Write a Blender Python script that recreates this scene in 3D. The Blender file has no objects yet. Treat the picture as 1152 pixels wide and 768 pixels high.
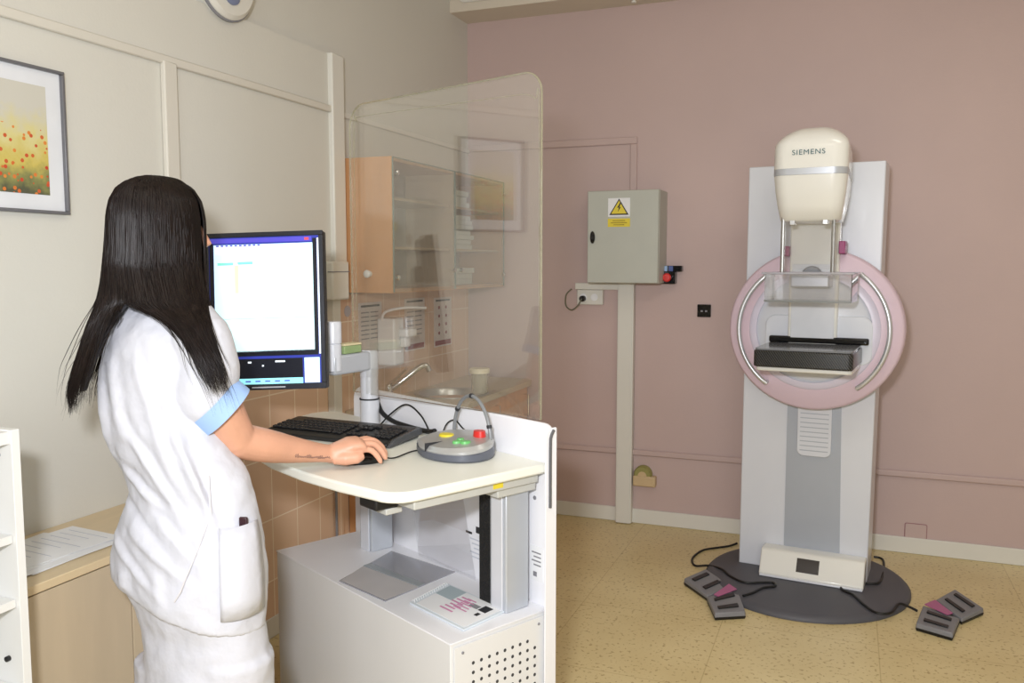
import bpy, bmesh, math, random
from mathutils import Vector, Matrix, noise
random.seed(7)
SC = bpy.context.scene
COL = SC.collection
V = Vector

# ------------------------------------------------------------------ camera
FPX = 967.0
PSI = math.atan(.3924); TH = math.atan(87/967.)
CAM = V((0, 0, 1.5))
CR = V((math.cos(PSI), math.sin(PSI), 0))
CF = V((-math.sin(PSI)*math.cos(TH), math.cos(PSI)*math.cos(TH), -math.sin(TH)))
CU = CR.cross(CF)
cd = bpy.data.cameras.new('camera'); cam = bpy.data.objects.new('camera', cd); COL.objects.link(cam)
cd.sensor_width = 36; cd.lens = 36*FPX/1152; cd.clip_start = .05
cam.matrix_world = Matrix.Translation(CAM) @ Matrix((CR, CU, -CF)).transposed().to_4x4()
SC.camera = cam
# ------------------------------------------------------------------ light, exposure
SC.view_settings.view_transform = 'Standard'; SC.view_settings.look = 'None'
SC.view_settings.gamma = 1; SC.view_settings.use_curve_mapping = False
SC.view_settings.exposure = 0.14
wd = bpy.data.worlds.new('world'); SC.world = wd; wd.use_nodes = True
wd.node_tree.nodes['Background'].inputs[0].default_value = (.8, .86, 1, 1)
wd.node_tree.nodes['Background'].inputs[1].default_value = .3
def area(name, loc, target, sx, sy, power, col):
    l = bpy.data.lights.new(name, 'AREA'); l.shape = 'RECTANGLE'; l.size = sx; l.size_y = sy
    l.energy = power; l.color = col
    o = bpy.data.objects.new(name, l); COL.objects.link(o); o.location = loc
    o.rotation_euler = (V(target)-V(loc)).to_track_quat('-Z', 'Y').to_euler()
    return o
area('flash', (-.16, -.08, 1.74), (-.75, 3.2, 1.05), .16, .10, 50, (.93, .95, 1))
area('ceiling_lamp', (-.2, 1.0, 3.12), (-.2, 1.0, 0), 1.2, .5, 9, (1, .96, .88))
area('ceiling_lamp', (.6, 2.9, 3.12), (.6, 2.9, 0), 1.2, .4, 9, (1, .95, .87))
area('rear_fill', (.3, -1.35, 1.6), (-.6, 3, 1.1), 2.4, 1.3, 37, (.92, .95, 1))  # added fill light behind the camera; the wall there has no window

# ------------------------------------------------------------------ helpers
def lin(c):
    return tuple(((x/255)/12.92 if x/255 <= .04045 else ((x/255+.055)/1.055)**2.4) for x in c)
MATS = {}
def mat(name, rgb, rough=.5, metal=0, var=.04, scale=8, bump=0, bscale=60, emit=0, stretch=None, coat=0, spec=.5):
    if name in MATS: return MATS[name]
    m = bpy.data.materials.new(name); m.use_nodes = True; nt = m.node_tree
    b = nt.nodes['Principled BSDF']; c = lin(rgb)
    b.inputs['Roughness'].default_value = rough; b.inputs['Metallic'].default_value = metal
    b.inputs['Specular IOR Level'].default_value = spec
    if coat: b.inputs['Coat Weight'].default_value = coat; b.inputs['Coat Roughness'].default_value = .08
    tc = nt.nodes.new('ShaderNodeTexCoord'); mp = nt.nodes.new('ShaderNodeMapping')
    nt.links.new(tc.outputs['Object'], mp.inputs[0])
    if stretch: mp.inputs['Scale'].default_value = stretch
    n = nt.nodes.new('ShaderNodeTexNoise'); n.inputs['Scale'].default_value = scale; n.inputs['Detail'].default_value = 4
    nt.links.new(mp.outputs[0], n.inputs[0])
    r = nt.nodes.new('ShaderNodeValToRGB'); r.color_ramp.elements[0].position = .3; r.color_ramp.elements[1].position = .7
    r.color_ramp.elements[0].color = (*[x*(1-var) for x in c], 1); r.color_ramp.elements[1].color = (*[min(1, x*(1+var)) for x in c], 1)
    nt.links.new(n.outputs[0], r.inputs[0]); nt.links.new(r.outputs[0], b.inputs['Base Color'])
    if bump:
        n2 = nt.nodes.new('ShaderNodeTexNoise'); n2.inputs['Scale'].default_value = bscale; n2.inputs['Detail'].default_value = 3
        nt.links.new(mp.outputs[0], n2.inputs[0])
        bp = nt.nodes.new('ShaderNodeBump'); bp.inputs['Strength'].default_value = bump; bp.inputs['Distance'].default_value = .01
        nt.links.new(n2.outputs[0], bp.inputs['Height']); nt.links.new(bp.outputs[0], b.inputs['Normal'])
    if emit:
        nt.links.new(r.outputs[0], b.inputs['Emission Color']); b.inputs['Emission Strength'].default_value = emit
    MATS[name] = m; return m
def glass(name, tint=(1, 1, 1), refl=1.0, ior=1.5, rough=.0, haze=0, hazecol=(.8, .8, .8)):
    m = bpy.data.materials.new(name); m.use_nodes = True; nt = m.node_tree; nt.nodes.clear()
    o = nt.nodes.new('ShaderNodeOutputMaterial'); t = nt.nodes.new('ShaderNodeBsdfTransparent'); t.inputs[0].default_value = (*tint, 1)
    g = nt.nodes.new('ShaderNodeBsdfGlossy'); g.inputs['Roughness'].default_value = rough
    f = nt.nodes.new('ShaderNodeFresnel'); geo = nt.nodes.new('ShaderNodeNewGeometry')
    io = nt.nodes.new('ShaderNodeMath'); io.operation = 'MULTIPLY_ADD'; io.inputs[1].default_value = 1/ior-ior; io.inputs[2].default_value = ior
    nt.links.new(geo.outputs['Backfacing'], io.inputs[0]); nt.links.new(io.outputs[0], f.inputs[0])
    mm = nt.nodes.new('ShaderNodeMath'); mm.operation = 'MULTIPLY'; mm.inputs[1].default_value = refl; mm.use_clamp = True
    mx = nt.nodes.new('ShaderNodeMixShader'); nt.links.new(f.outputs[0], mm.inputs[0]); nt.links.new(mm.outputs[0], mx.inputs[0])
    base = t.outputs[0]
    if haze:
        d = nt.nodes.new('ShaderNodeBsdfDiffuse'); d.inputs[0].default_value = (*hazecol, 1)
        m2 = nt.nodes.new('ShaderNodeMixShader'); m2.inputs[0].default_value = haze
        nt.links.new(t.outputs[0], m2.inputs[1]); nt.links.new(d.outputs[0], m2.inputs[2]); base = m2.outputs[0]
    nt.links.new(base, mx.inputs[1]); nt.links.new(g.outputs[0], mx.inputs[2]); nt.links.new(mx.outputs[0], o.inputs[0])
    MATS[name] = m; return m

def ray(x, y): return CF + CR*((x-576)/FPX) - CU*((y-384)/FPX)
def W(x, y, d): return CAM + ray(x, y)*d
def at_z(x, y, z): r = ray(x, y); return CAM + r*((z-1.5)/r.z)
def at_y(x, y, Y): r = ray(x, y); return CAM + r*(Y/r.y)
def at_x(x, y, X): r = ray(x, y); return CAM + r*(X/r.x)

class MB:
    """collects shapes into one bmesh"""
    def __init__(s): s.b = bmesh.new(); s.mi = 0
    def _f(s, vs):
        try:
            f = s.b.faces.new(vs); f.material_index = s.mi; return f
        except ValueError: return None
    def box(s, x0, x1, y0, y1, z0, z1, M=None):
        c = [V((x, y, z)) for z in (z0, z1) for y in (y0, y1) for x in (x0, x1)]
        if M is not None: c = [M @ p for p in c]
        v = [s.b.verts.new(p) for p in c]
        for i in ((0, 2, 3, 1), (4, 5, 7, 6), (0, 1, 5, 4), (2, 6, 7, 3), (0, 4, 6, 2), (1, 3, 7, 5)): s._f([v[j] for j in i])
        return s
    def prism(s, pts, d):
        """pts: list of Vector (planar polygon), d: extrusion Vector"""
        a = [s.b.verts.new(V(p)) for p in pts]; e = [s.b.verts.new(V(p)+V(d)) for p in pts]
        s._f(list(reversed(a))); s._f(e); n = len(a)
        for i in range(n): s._f([a[i], a[(i+1) % n], e[(i+1) % n], e[i]])
        return s
    def quad(s, pts): s._f([s.b.verts.new(V(p)) for p in pts]); return s
    def rings(s, R, cap=True, close=True):
        vs = [[s.b.verts.new(V(p)) for p in r] for r in R]; n = len(vs[0])
        for a, b in zip(vs, vs[1:]):
            for i in range(n if close else n-1):
                s._f([a[i], a[(i+1) % n], b[(i+1) % n], b[i]])
        if cap and close: s._f(list(reversed(vs[0]))); s._f(vs[-1])
        return s
    def tube(s, pts, rad, seg=10, cap=True, flat=1.0):
        pts = [V(p) for p in pts]; n = len(pts)
        if not hasattr(rad, '__len__'): rad = [rad]*n
        t0 = (pts[1]-pts[0]).normalized(); up = V((0, 0, 1)) if abs(t0.z) < .9 else V((1, 0, 0))
        nx = t0.cross(up).normalized(); R = []
        for i in range(n):
            t = (pts[min(i+1, n-1)]-pts[max(i-1, 0)]).normalized()
            nx = (nx - t*nx.dot(t)).normalized(); ny = t.cross(nx)
            R.append([pts[i] + (nx*math.cos(2*math.pi*k/seg) + ny*math.sin(2*math.pi*k/seg)*flat)*rad[i] for k in range(seg)])
        return s.rings(R, cap)
    def lathe(s, prof, c=(0, 0, 0), seg=32, sx=1, sy=1, axis=None):
        """prof: list of (r, z)"""
        M = Matrix.Translation(V(c))
        if axis is not None: M = M @ V(axis).to_track_quat('Z', 'Y').to_matrix().to_4x4()
        R = [[M @ V((r*sx*math.cos(2*math.pi*k/seg), r*sy*math.sin(2*math.pi*k/seg), z)) for k in range(seg)] for r, z in prof]
        return s.rings(R)
    def ball(s, c, r, seg=16, M=None):
        r = V(r) if hasattr(r, '__len__') else V((r, r, r)); R = []
        for i in range(seg//2+1):
            a = -math.pi/2 + math.pi*(i+.001 if i == 0 else i-.001 if i == seg//2 else i)/(seg//2)
            ring = [V((math.cos(a)*math.cos(2*math.pi*k/seg)*r.x, math.cos(a)*math.sin(2*math.pi*k/seg)*r.y, math.sin(a)*r.z)) for k in range(seg)]
            if M is not None: ring = [M @ p for p in ring]
            R.append([p+V(c) for p in ring])
        return s.rings(R)
def spline(pts, n=8):
    pts = [V(p) for p in pts]; P = [pts[0]]+pts+[pts[-1]]; out = []
    for i in range(1, len(P)-2):
        a, b, c, d = P[i-1:i+3]
        for k in range(n):
            t = k/n
            out.append(.5*((2*b)+(c-a)*t+(2*a-5*b+4*c-d)*t*t+(3*b-a-3*c+d)*t**3))
    out.append(pts[-1]); return out
MW = {}
def world_of(o): return MW.get(o.name, Matrix.Identity(4))
def thing(name, label, cat, M=(0, 0, 0), group=None):
    o = bpy.data.objects.new(name, None); COL.objects.link(o); o.empty_display_size = .05
    if not isinstance(M, Matrix): M = Matrix.Translation(V(M))
    o.matrix_world = M; MW[o.name] = M.copy()
    o['label'] = label; o['category'] = cat
    if group: o['group'] = group
    return o
def part(name, mb, mats, parent=None, world=False, bevel=0, seg=2, smooth=True, label=None, kind=None, ang=35, origin=None, flip=False):
    b = mb.b if isinstance(mb, MB) else mb
    bmesh.ops.recalc_face_normals(b, faces=b.faces)
    PM = world_of(parent) if parent else Matrix.Identity(4)
    if world: b.transform(PM.inverted())
    if origin is not None: b.transform(Matrix.Translation(-V(origin)))
    me = bpy.data.meshes.new(name); b.to_mesh(me); b.free()
    for m in (mats if isinstance(mats, (list, tuple)) else [mats]): me.materials.append(m)
    if smooth:
        for p in me.polygons: p.use_smooth = True
        me.set_sharp_from_angle(angle=math.radians(ang))
    o = bpy.data.objects.new(name, me); COL.objects.link(o)
    if parent: o.parent = parent; MW[o.name] = PM.copy()
    if origin is not None: o.location = V(origin)
    if bevel:
        md = o.modifiers.new('bevel', 'BEVEL'); md.width = bevel; md.segments = seg; md.limit_method = 'ANGLE'; md.angle_limit = math.radians(40)
    if label: o['label'] = label
    if kind: o['kind'] = kind
    return o
def solo(name, mb, mats, label, cat, group=None, loc=None, **k):
    b = mb.b
    if loc is None:
        xs = [v.co for v in b.verts]
        loc = V(((min(p.x for p in xs)+max(p.x for p in xs))/2, (min(p.y for p in xs)+max(p.y for p in xs))/2, min(p.z for p in xs)))
    o = part(name, mb, mats, None, origin=loc, **k); MW[o.name] = Matrix.Translation(V(loc))
    o['label'] = label; o['category'] = cat
    if group: o['group'] = group
    return o
def struct(name, mb, mats, **k): return part(name, mb, mats, None, kind='structure', **k)
def rrect(x0, x1, z0, z1, r, n=6, f=None):
    """rounded rectangle, r = radius or 4 radii (x1z0, x1z1, x0z1, x0z0)"""
    if not hasattr(r, '__len__'): r = (r,)*4
    P = []
    for (cx, cz, a0, rr) in ((x1-r[0], z0+r[0], -90, r[0]), (x1-r[1], z1-r[1], 0, r[1]), (x0+r[2], z1-r[2], 90, r[2]), (x0+r[3], z0+r[3], 180, r[3])):
        for k in range(n+1):
            a = math.radians(a0+90*k/n); P.append((cx+rr*math.cos(a), cz+rr*math.sin(a)))
    return [f(*p) for p in P] if f else P

# ------------------------------------------------------------------ materials
M_wall = mat('white_wall_paint', (214, 212, 203), .65, var=.015, scale=2, bump=.05, bscale=90)
M_pink = mat('pink_wall_paint', (196, 173, 168), .55, var=.03, scale=1.6, bump=.06, bscale=70)
M_pinktrim = mat('pink_trim_paint', (195, 172, 167), .45, var=.01)
M_ceil = mat('ceiling_paint', (215, 205, 188), .8, var=.02, scale=2)
M_trim = mat('cream_plastic', (222, 220, 211), .4, var=.01)
M_white = mat('white_laminate', (240, 240, 240), .3, var=.01)
M_shelf = mat('shelf_laminate', (222, 222, 219), .4, var=.01)
M_cart = mat('white_lacquered_metal', (238, 238, 242), .3, var=.01)
M_cartg = mat('pale_lacquered_metal', (226, 226, 226), .35, var=.01)
M_desk = mat('cream_desk_laminate', (240, 240, 229), .35, var=.01)
M_silver = mat('silver_paint', (190, 194, 200), .35, metal=.3, var=.02)
M_silverl = mat('light_silver_paint', (214, 216, 222), .3, metal=.1, var=.02)
M_chrome = mat('chrome', (215, 215, 215), .12, metal=1, var=.02)
M_steel = mat('brushed_steel', (190, 190, 188), .28, metal=1, var=.05, scale=40)
M_black = mat('black_plastic', (22, 22, 24), .4, var=.1)
M_gloss = mat('glossy_black', (12, 12, 14), .12, var=.1)
M_key = mat('key_black', (34, 34, 36), .45, var=.1)
M_rubber = mat('black_cable_rubber', (16, 16, 17), .5, var=.1)
M_beech = mat('beech_veneer', (214, 160, 112), .35, var=.08, scale=3, stretch=(6, 6, .7))
M_beechin = mat('pale_beech_shelf', (205, 175, 145), .4, var=.06, scale=4, stretch=(1, 8, 8))
M_maple = mat('pale_maple_veneer', (198, 181, 154), .35, var=.06, scale=2.5, stretch=(5, 5, .8))
M_mapletop = mat('maple_top', (216, 195, 158), .35, var=.05, scale=3, stretch=(8, 1, 1))
M_counter = mat('speckled_beige_counter', (196, 180, 150), .3, var=.1, scale=60)
M_box = mat('grey_box_paint', (186, 188, 178), .45, var=.02)
M_rubbergrey = mat('dark_grey_base', (82, 82, 88), .55, var=.05, scale=4)
M_unit = mat('unit_white', (214, 217, 224), .3, var=.01, coat=.3)
M_unithead = mat('unit_cream', (230, 229, 222), .25, var=.01, coat=.5)
M_unitstrip = mat('unit_grey_blue', (172, 178, 188), .35, metal=.2, var=.02)
M_rosering = mat('rose_plastic', (216, 194, 206), .4, var=.01)
M_lav = mat('lavender_plastic', (216, 210, 226), .35, var=.01)
M_mag = mat('magenta_plastic', (150, 50, 105), .4, var=.03)
M_pedal = mat('pedal_grey', (128, 128, 132), .5, var=.04)
M_paper = mat('white_paper', (235, 236, 238), .7, var=.02)
M_skin = mat('skin', (214, 160, 132), .45, var=.06, scale=14, bump=.08, bscale=120)
M_cloth = mat('white_cotton', (206, 207, 215), .85, var=.015, scale=5, bump=.55, bscale=17)
M_blue = mat('light_blue_cotton', (158, 190, 238), .75, var=.02)
M_hair = mat('dark_brown_hair', (24, 15, 13), .42, var=.3, scale=60, spec=.35)
M_yellow = mat('yellow_plastic', (232, 212, 50), .4); M_green = mat('green_plastic', (110, 190, 110), .4)
M_red = mat('red_plastic', (215, 50, 45), .35)
M_yel2 = mat('warning_yellow', (228, 208, 60), .5)
M_ink = mat('dark_ink', (40, 40, 44), .6)
M_greyink = mat('grey_ink', (135, 135, 140), .6)
G_shield = glass('shield_glass', (.985, .985, .97), 2.4, 1.52, haze=.035, hazecol=(.85, .84, .75))
G_edge = glass('shield_glass_edge', (.86, .86, .76), .6, 1.5, haze=.25, hazecol=(.62, .60, .45))
G_clear = glass('clear_plastic', (.985, .985, .99), 1.8, 1.5, haze=.03, hazecol=(.85, .85, .88))
G_cab = glass('cabinet_glass', (.93, .95, .94), 1.0, 1.5)
G_cabedge = glass('cabinet_glass_edge', (.6, .74, .70), .8, 1.5, haze=.3, hazecol=(.5, .62, .58))
G_folder = glass('smoky_plastic', (.80, .81, .84), 1.0, 1.5, haze=.45, hazecol=(.62, .62, .66))

def floor_mat():
    m = bpy.data.materials.new('speckled_linoleum'); m.use_nodes = True; nt = m.node_tree; b = nt.nodes['Principled BSDF']
    tc = nt.nodes.new('ShaderNodeTexCoord'); L = nt.links.new
    base = nt.nodes.new('ShaderNodeTexNoise'); base.inputs['Scale'].default_value = 3; base.inputs['Detail'].default_value = 5; L(tc.outputs['Object'], base.inputs[0])
    r = nt.nodes.new('ShaderNodeValToRGB'); r.color_ramp.elements[0].position = .3; r.color_ramp.elements[1].position = .7
    r.color_ramp.elements[0].color = (*lin((214, 194, 142)), 1); r.color_ramp.elements[1].color = (*lin((226, 208, 158)), 1); L(base.outputs[0], r.inputs[0])
    v = nt.nodes.new('ShaderNodeTexNoise'); v.inputs['Scale'].default_value = 62; v.inputs['Detail'].default_value = 2; L(tc.outputs['Object'], v.inputs[0])
    vr = nt.nodes.new('ShaderNodeValToRGB'); vr.color_ramp.elements[0].position = .59; vr.color_ramp.elements[1].position = .67
    vr.color_ramp.elements[0].color = (0, 0, 0, 1); vr.color_ramp.elements[1].color = (.75, .75, .75, 1); L(v.outputs[0], vr.inputs[0])
    mx = nt.nodes.new('ShaderNodeMixRGB'); L(vr.outputs[0], mx.inputs[0]); L(r.outputs[0], mx.inputs[1]); mx.inputs[2].default_value = (*lin((168, 140, 88)), 1)
    br = nt.nodes.new('ShaderNodeTexBrick'); br.offset = 0; br.inputs['Scale'].default_value = 1; br.inputs['Mortar Size'].default_value = .0022
    br.inputs['Brick Width'].default_value = .606; br.inputs['Row Height'].default_value = .606
    mp = nt.nodes.new('ShaderNodeMapping'); mp.inputs['Location'].default_value = (.455, .06, 0); L(tc.outputs['Object'], mp.inputs[0]); L(mp.outputs[0], br.inputs[0])
    br.inputs['Color1'].default_value = (1, 1, 1, 1); br.inputs['Color2'].default_value = (.975, .97, .96, 1); br.inputs['Mortar'].default_value = (.80, .76, .70, 1)
    m2 = nt.nodes.new('ShaderNodeMixRGB'); m2.blend_type = 'MULTIPLY'; m2.inputs[0].default_value = 1; L(mx.outputs[0], m2.inputs[1]); L(br.outputs[0], m2.inputs[2])
    L(m2.outputs[0], b.inputs['Base Color']); b.inputs['Roughness'].default_value = .38
    return m
def tile_mat():
    m = bpy.data.materials.new('terracotta_wall_tiles'); m.use_nodes = True; nt = m.node_tree; b = nt.nodes['Principled BSDF']; L = nt.links.new
    tc = nt.nodes.new('ShaderNodeTexCoord'); sp = nt.nodes.new('ShaderNodeSeparateXYZ'); cb = nt.nodes.new('ShaderNodeCombineXYZ')
    L(tc.outputs['Object'], sp.inputs[0]); L(sp.outputs[1], cb.inputs[0]); L(sp.outputs[2], cb.inputs[1])
    mp = nt.nodes.new('ShaderNodeMapping'); mp.inputs['Location'].default_value = (.022, .016, 0); L(cb.outputs[0], mp.inputs[0])
    br = nt.nodes.new('ShaderNodeTexBrick'); br.offset = 0; L(mp.outputs[0], br.inputs[0]); br.inputs['Scale'].default_value = 1
    br.inputs['Brick Width'].default_value = .165; br.inputs['Row Height'].default_value = .25; br.inputs['Mortar Size'].default_value = .0028
    br.inputs['Color1'].default_value = (*lin((230, 198, 170)), 1); br.inputs['Color2'].default_value = (*lin((224, 190, 162)), 1); br.inputs['Mortar'].default_value = (*lin((246, 228, 206)), 1)
    L(br.outputs[0], b.inputs['Base Color']); b.inputs['Roughness'].default_value = .22
    bp = nt.nodes.new('ShaderNodeBump'); bp.inputs['Strength'].default_value = .3; bp.inputs['Distance'].default_value = .002; bp.invert = True
    L(br.outputs[1], bp.inputs['Height']); L(bp.outputs[0], b.inputs['Normal'])
    return m
def weave_mat():
    m = bpy.data.materials.new('carbon_fibre'); m.use_nodes = True; nt = m.node_tree; b = nt.nodes['Principled BSDF']; L = nt.links.new
    tc = nt.nodes.new('ShaderNodeTexCoord'); mp = nt.nodes.new('ShaderNodeMapping'); mp.inputs['Rotation'].default_value = (0, math.radians(35), 0); L(tc.outputs['Object'], mp.inputs[0])
    w = nt.nodes.new('ShaderNodeTexWave'); w.inputs['Scale'].default_value = 38; L(mp.outputs[0], w.inputs[0])
    r = nt.nodes.new('ShaderNodeValToRGB'); r.color_ramp.elements[0].color = (.004, .004, .004, 1); r.color_ramp.elements[1].color = (.055, .055, .055, 1); L(w.outputs[0], r.inputs[0])
    L(r.outputs[0], b.inputs['Base Color']); b.inputs['Roughness'].default_value = .25
    return m
def painting_mat():
    """meadow of poppies: yellow sky fading into green with dots"""
    m = bpy.data.materials.new('poppy_meadow_print'); m.use_nodes = True; nt = m.node_tree; b = nt.nodes['Principled BSDF']; L = nt.links.new
    tc = nt.nodes.new('ShaderNodeTexCoord'); sp = nt.nodes.new('ShaderNodeSeparateXYZ'); L(tc.outputs['Generated'], sp.inputs[0])
    n = nt.nodes.new('ShaderNodeTexNoise'); n.inputs['Scale'].default_value = 26; n.inputs['Detail'].default_value = 6; L(tc.outputs['Object'], n.inputs[0])
    ad = nt.nodes.new('ShaderNodeMath'); ad.operation = 'MULTIPLY_ADD'; ad.inputs[1].default_value = .45; L(n.outputs[0], ad.inputs[0]); L(sp.outputs[2], ad.inputs[2])
    r = nt.nodes.new('ShaderNodeValToRGB'); e = r.color_ramp.elements
    e[0].position = .22; e[0].color = (*lin((82, 84, 62)), 1); e[1].position = 1.2 if False else 1.0; e[1].color = (*lin((205, 202, 190)), 1)
    for p, c in ((.36, (140, 140, 82)), (.52, (205, 186, 96)), (.74, (214, 204, 140))): x = e.new(p); x.color = (*lin(c), 1)
    L(ad.outputs[0], r.inputs[0])
    v = nt.nodes.new('ShaderNodeTexVoronoi'); v.inputs['Scale'].default_value = 62; L(tc.outputs['Object'], v.inputs[0])
    lt = nt.nodes.new('ShaderNodeMath'); lt.operation = 'LESS_THAN'; lt.inputs[1].default_value = .34; L(v.outputs['Distance'], lt.inputs[0])
    lo = nt.nodes.new('ShaderNodeMath'); lo.operation = 'LESS_THAN'; lo.inputs[1].default_value = .62; L(sp.outputs[2], lo.inputs[0])
    mu = nt.nodes.new('ShaderNodeMath'); mu.operation = 'MULTIPLY'; L(lt.outputs[0], mu.inputs[0]); L(lo.outputs[0], mu.inputs[1])
    vs = nt.nodes.new('ShaderNodeSeparateXYZ'); L(v.outputs['Color'], vs.inputs[0])
    g1 = nt.nodes.new('ShaderNodeMath'); g1.operation = 'GREATER_THAN'; g1.inputs[1].default_value = .5; L(vs.outputs[0], g1.inputs[0])
    m3 = nt.nodes.new('ShaderNodeMath'); m3.operation = 'MULTIPLY'; L(mu.outputs[0], m3.inputs[0]); L(g1.outputs[0], m3.inputs[1])
    cc = nt.nodes.new('ShaderNodeMixRGB'); L(vs.outputs[1], cc.inputs[0]); cc.inputs[1].default_value = (*lin((196, 60, 36)), 1); cc.inputs[2].default_value = (*lin((222, 140, 60)), 1)
    mx = nt.nodes.new('ShaderNodeMixRGB'); L(m3.outputs[0], mx.inputs[0]); L(r.outputs[0], mx.inputs[1]); L(cc.outputs[0], mx.inputs[2])
    L(mx.outputs[0], b.inputs['Base Color']); b.inputs['Roughness'].default_value = .4
    return m

# ================================================================== SETTING
XW, XP, YB, ZC = -2.18, -2.13, 4.824, 3.15       # recessed left wall, panelled left wall, back wall, ceiling
struct('floor', MB().box(-2.3, 2.9, -1.8, 4.95, -.06, 0), floor_mat(), smooth=False)
struct('ceiling', MB().box(-2.3, 2.9, -1.8, 4.95, ZC, ZC+.06), M_ceil, smooth=False)
b = MB().box(XW-.1, XW, -1.6, YB+.1, 0, ZC).box(XW, XP, -1.6, 3.30, 0, 2.405)
struct('wall_left', b, M_wall, smooth=False)
struct('wall_back', MB().box(XW, 2.7, YB, YB+.1, 0, ZC), M_pink, smooth=False)
struct('wall_right', MB().box(2.6, 2.7, -1.6, YB, 0, ZC), M_wall, smooth=False)
b = MB().box(XW, 2.6, -1.7, -1.6, 0, ZC)
struct('wall_front', b, M_wall, smooth=False)
# ceiling beam along the back wall with a rounded inset panel
b = MB().box(XW, 2.6, 4.585, YB, 2.93, ZC)
struct('trim_1', b, M_ceil, smooth=False)
# mouldings of the panelled left wall
b = MB().box(XP, XP+.014, -1.6, 3.29, 2.155, 2.185)
M_wt = mat('wall_trim_paint', (216, 212, 201), .5, var=.01)
struct('trim_2', b, M_wt, bevel=.004)
struct('trim_3', MB().box(XP, XP+.02, 2.265, 2.325, .74, 2.165), M_wt, bevel=.005)
b = MB().box(XP-.045, XP+.022, 3.25, 3.345, 1.5, 2.41)
struct('trim_4', b, M_trim, bevel=.006)
struct('trim_5', MB().box(XW, XW+.012, 3.36, YB, 2.165, 2.19), M_trim, bevel=.003)
# tiled splashback on both planes of the left wall
struct('wall_left_tiles', MB().box(XP, XP+.008, 2.12, 3.30, 0, 1.31).box(XW, XW+.008, 3.31, YB-.02, 0, 1.36), tile_mat(), smooth=False)
# mouldings and skirting of the pink wall
struct('trim_6', MB().box(-2.15, -1.135, YB-.014, YB, 2.172, 2.212).box(-1.175, -1.135, YB-.014, YB, .12, 2.172), M_pinktrim, bevel=.005)
struct('trim_7', MB().box(-2.15, 2.6, YB-.016, YB, .400, .434), M_pinktrim, bevel=.007)
struct('baseboard_back', MB().box(XW, 2.6, YB-.012, YB, 0, .085), M_trim, bevel=.004)
struct('baseboard_left', MB().box(XP, XP+.012, 2.0, 3.3, 0, .085).box(XW, XW+.012, 3.31, 4.8, 0, .07), M_trim, bevel=.004)

# ceiling fitting at the top edge of the beam
t = thing('ceiling_beam_panel', 'cream rounded panel on the face of the ceiling beam in the wall corner', 'panel', (-1.8, 4.58, 2.99))
part('panel', MB().prism(rrect(-2.13, -1.5, 2.975, 3.12, .05, f=lambda x, z: V((x, 4.585, z))), (0, -.015, 0)), M_trim, t, world=True, bevel=.004)
solo('wall_hook', MB().lathe([(.006, 0), (.006, .02), (.014, .022), (.014, .03), (.001, .032)], (at_y(720, 5, YB).x, 4.68, 2.93), 16, axis=(0, 0, -1)), M_trim,
     'tiny cream hook under the ceiling beam above the pink wall', 'hook', loc=(at_y(720, 5, YB).x, 4.68, 2.93))

# round vent high on the left wall
vc = V((XW, 2.585, 2.520))
t = thing('wall_vent', 'round white ventilation outlet high on left wall, cut by top edge', 'vent', vc)
part('housing', MB().lathe([(.145, .0), (.145, .075), (.130, .088), (.001, .090)], vc, 48, axis=(1, 0, 0)), M_trim, t, world=True)
part('rim', MB().lathe([(.146, .058), (.151, .060), (.151, .068), (.146, .070)], vc, 48, axis=(1, 0, 0)), M_greyink, t, world=True, label='thin grey outer rim')
part('centre_disc', MB().lathe([(.042, .088), (.042, .096), (.03, .100), (.001, .100)], vc-V((0, 0, .055)), 24, axis=(1, 0, 0)), mat('blue_grey', (120, 130, 160), .4), t, world=True, label='blue-grey centre')

# framed print on the left wall (frame, mount, print, glazing)
def picture():
    y0, y1, z0, z1 = 1.55, 1.875, 1.642, 2.046
    t = thing('framed_picture', 'framed print of a poppy meadow in white mount on the left wall', 'picture', (XP, (y0+y1)/2, z0))
    b = MB(); w = .009
    b.box(XP+.001, XP+.02, y0, y1, z0, z0+w).box(XP+.001, XP+.02, y0, y1, z1-w, z1).box(XP+.001, XP+.02, y0, y0+w, z0+w, z1-w).box(XP+.001, XP+.02, y1-w, y1, z0+w, z1-w)
    part('frame', b, mat('dark_grey_frame', (112, 112, 116), .35, metal=.2), t, world=True, bevel=.002)
    part('mount', MB().box(XP+.001, XP+.008, y0+w, y1-w, z0+w, z1-w), mat('pale_mount', (226, 228, 232), .7), t, world=True)
    part('print', MB().box(XP+.008, XP+.0095, y0+.055, y1-.058, z0+.052, z1-.052), painting_mat(), t, world=True, smooth=False)
picture()

# beige cable duct and junction box on the left wall
t = thing('cable_duct', 'beige junction box and cable duct running down tiled left wall beside monitor', 'duct', (XP, 3.26, .5))
part('junction_box', MB().box(XP+.008, XP+.075, 3.145, 3.275, 1.345, 1.512), M_trim, t, world=True, bevel=.008)
part('cover_seam', MB().box(XP+.05, XP+.0765, 3.143, 3.277, 1.465, 1.469), M_greyink, t, world=True)
part('duct', MB().box(XP+.008, XP+.045, 3.19, 3.25, .515, 1.345), M_trim, t, world=True, bevel=.004)
part('cable', MB().tube([(XP+.022, 3.22, .515), (XP+.022, 3.22, .10)], .006, 8), M_greyink, t, world=True, label='thin grey cable below the duct')

# cable duct on the pink wall
x0, x1 = -1.228, -1.135
t = thing('vertical_cable_duct', 'cream vertical cable duct from the grey electrical box down to floor', 'duct', (-1.18, YB-.05, 0))
part('duct', MB().box(x0, x1, YB-.05, YB-.001, .005, 1.40), M_trim, t, world=True, bevel=.003)
part('lid', MB().box(x0+.008, x1-.008, YB-.054, YB-.05, .005, 1.40), M_trim, t, world=True, bevel=.001)

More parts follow.
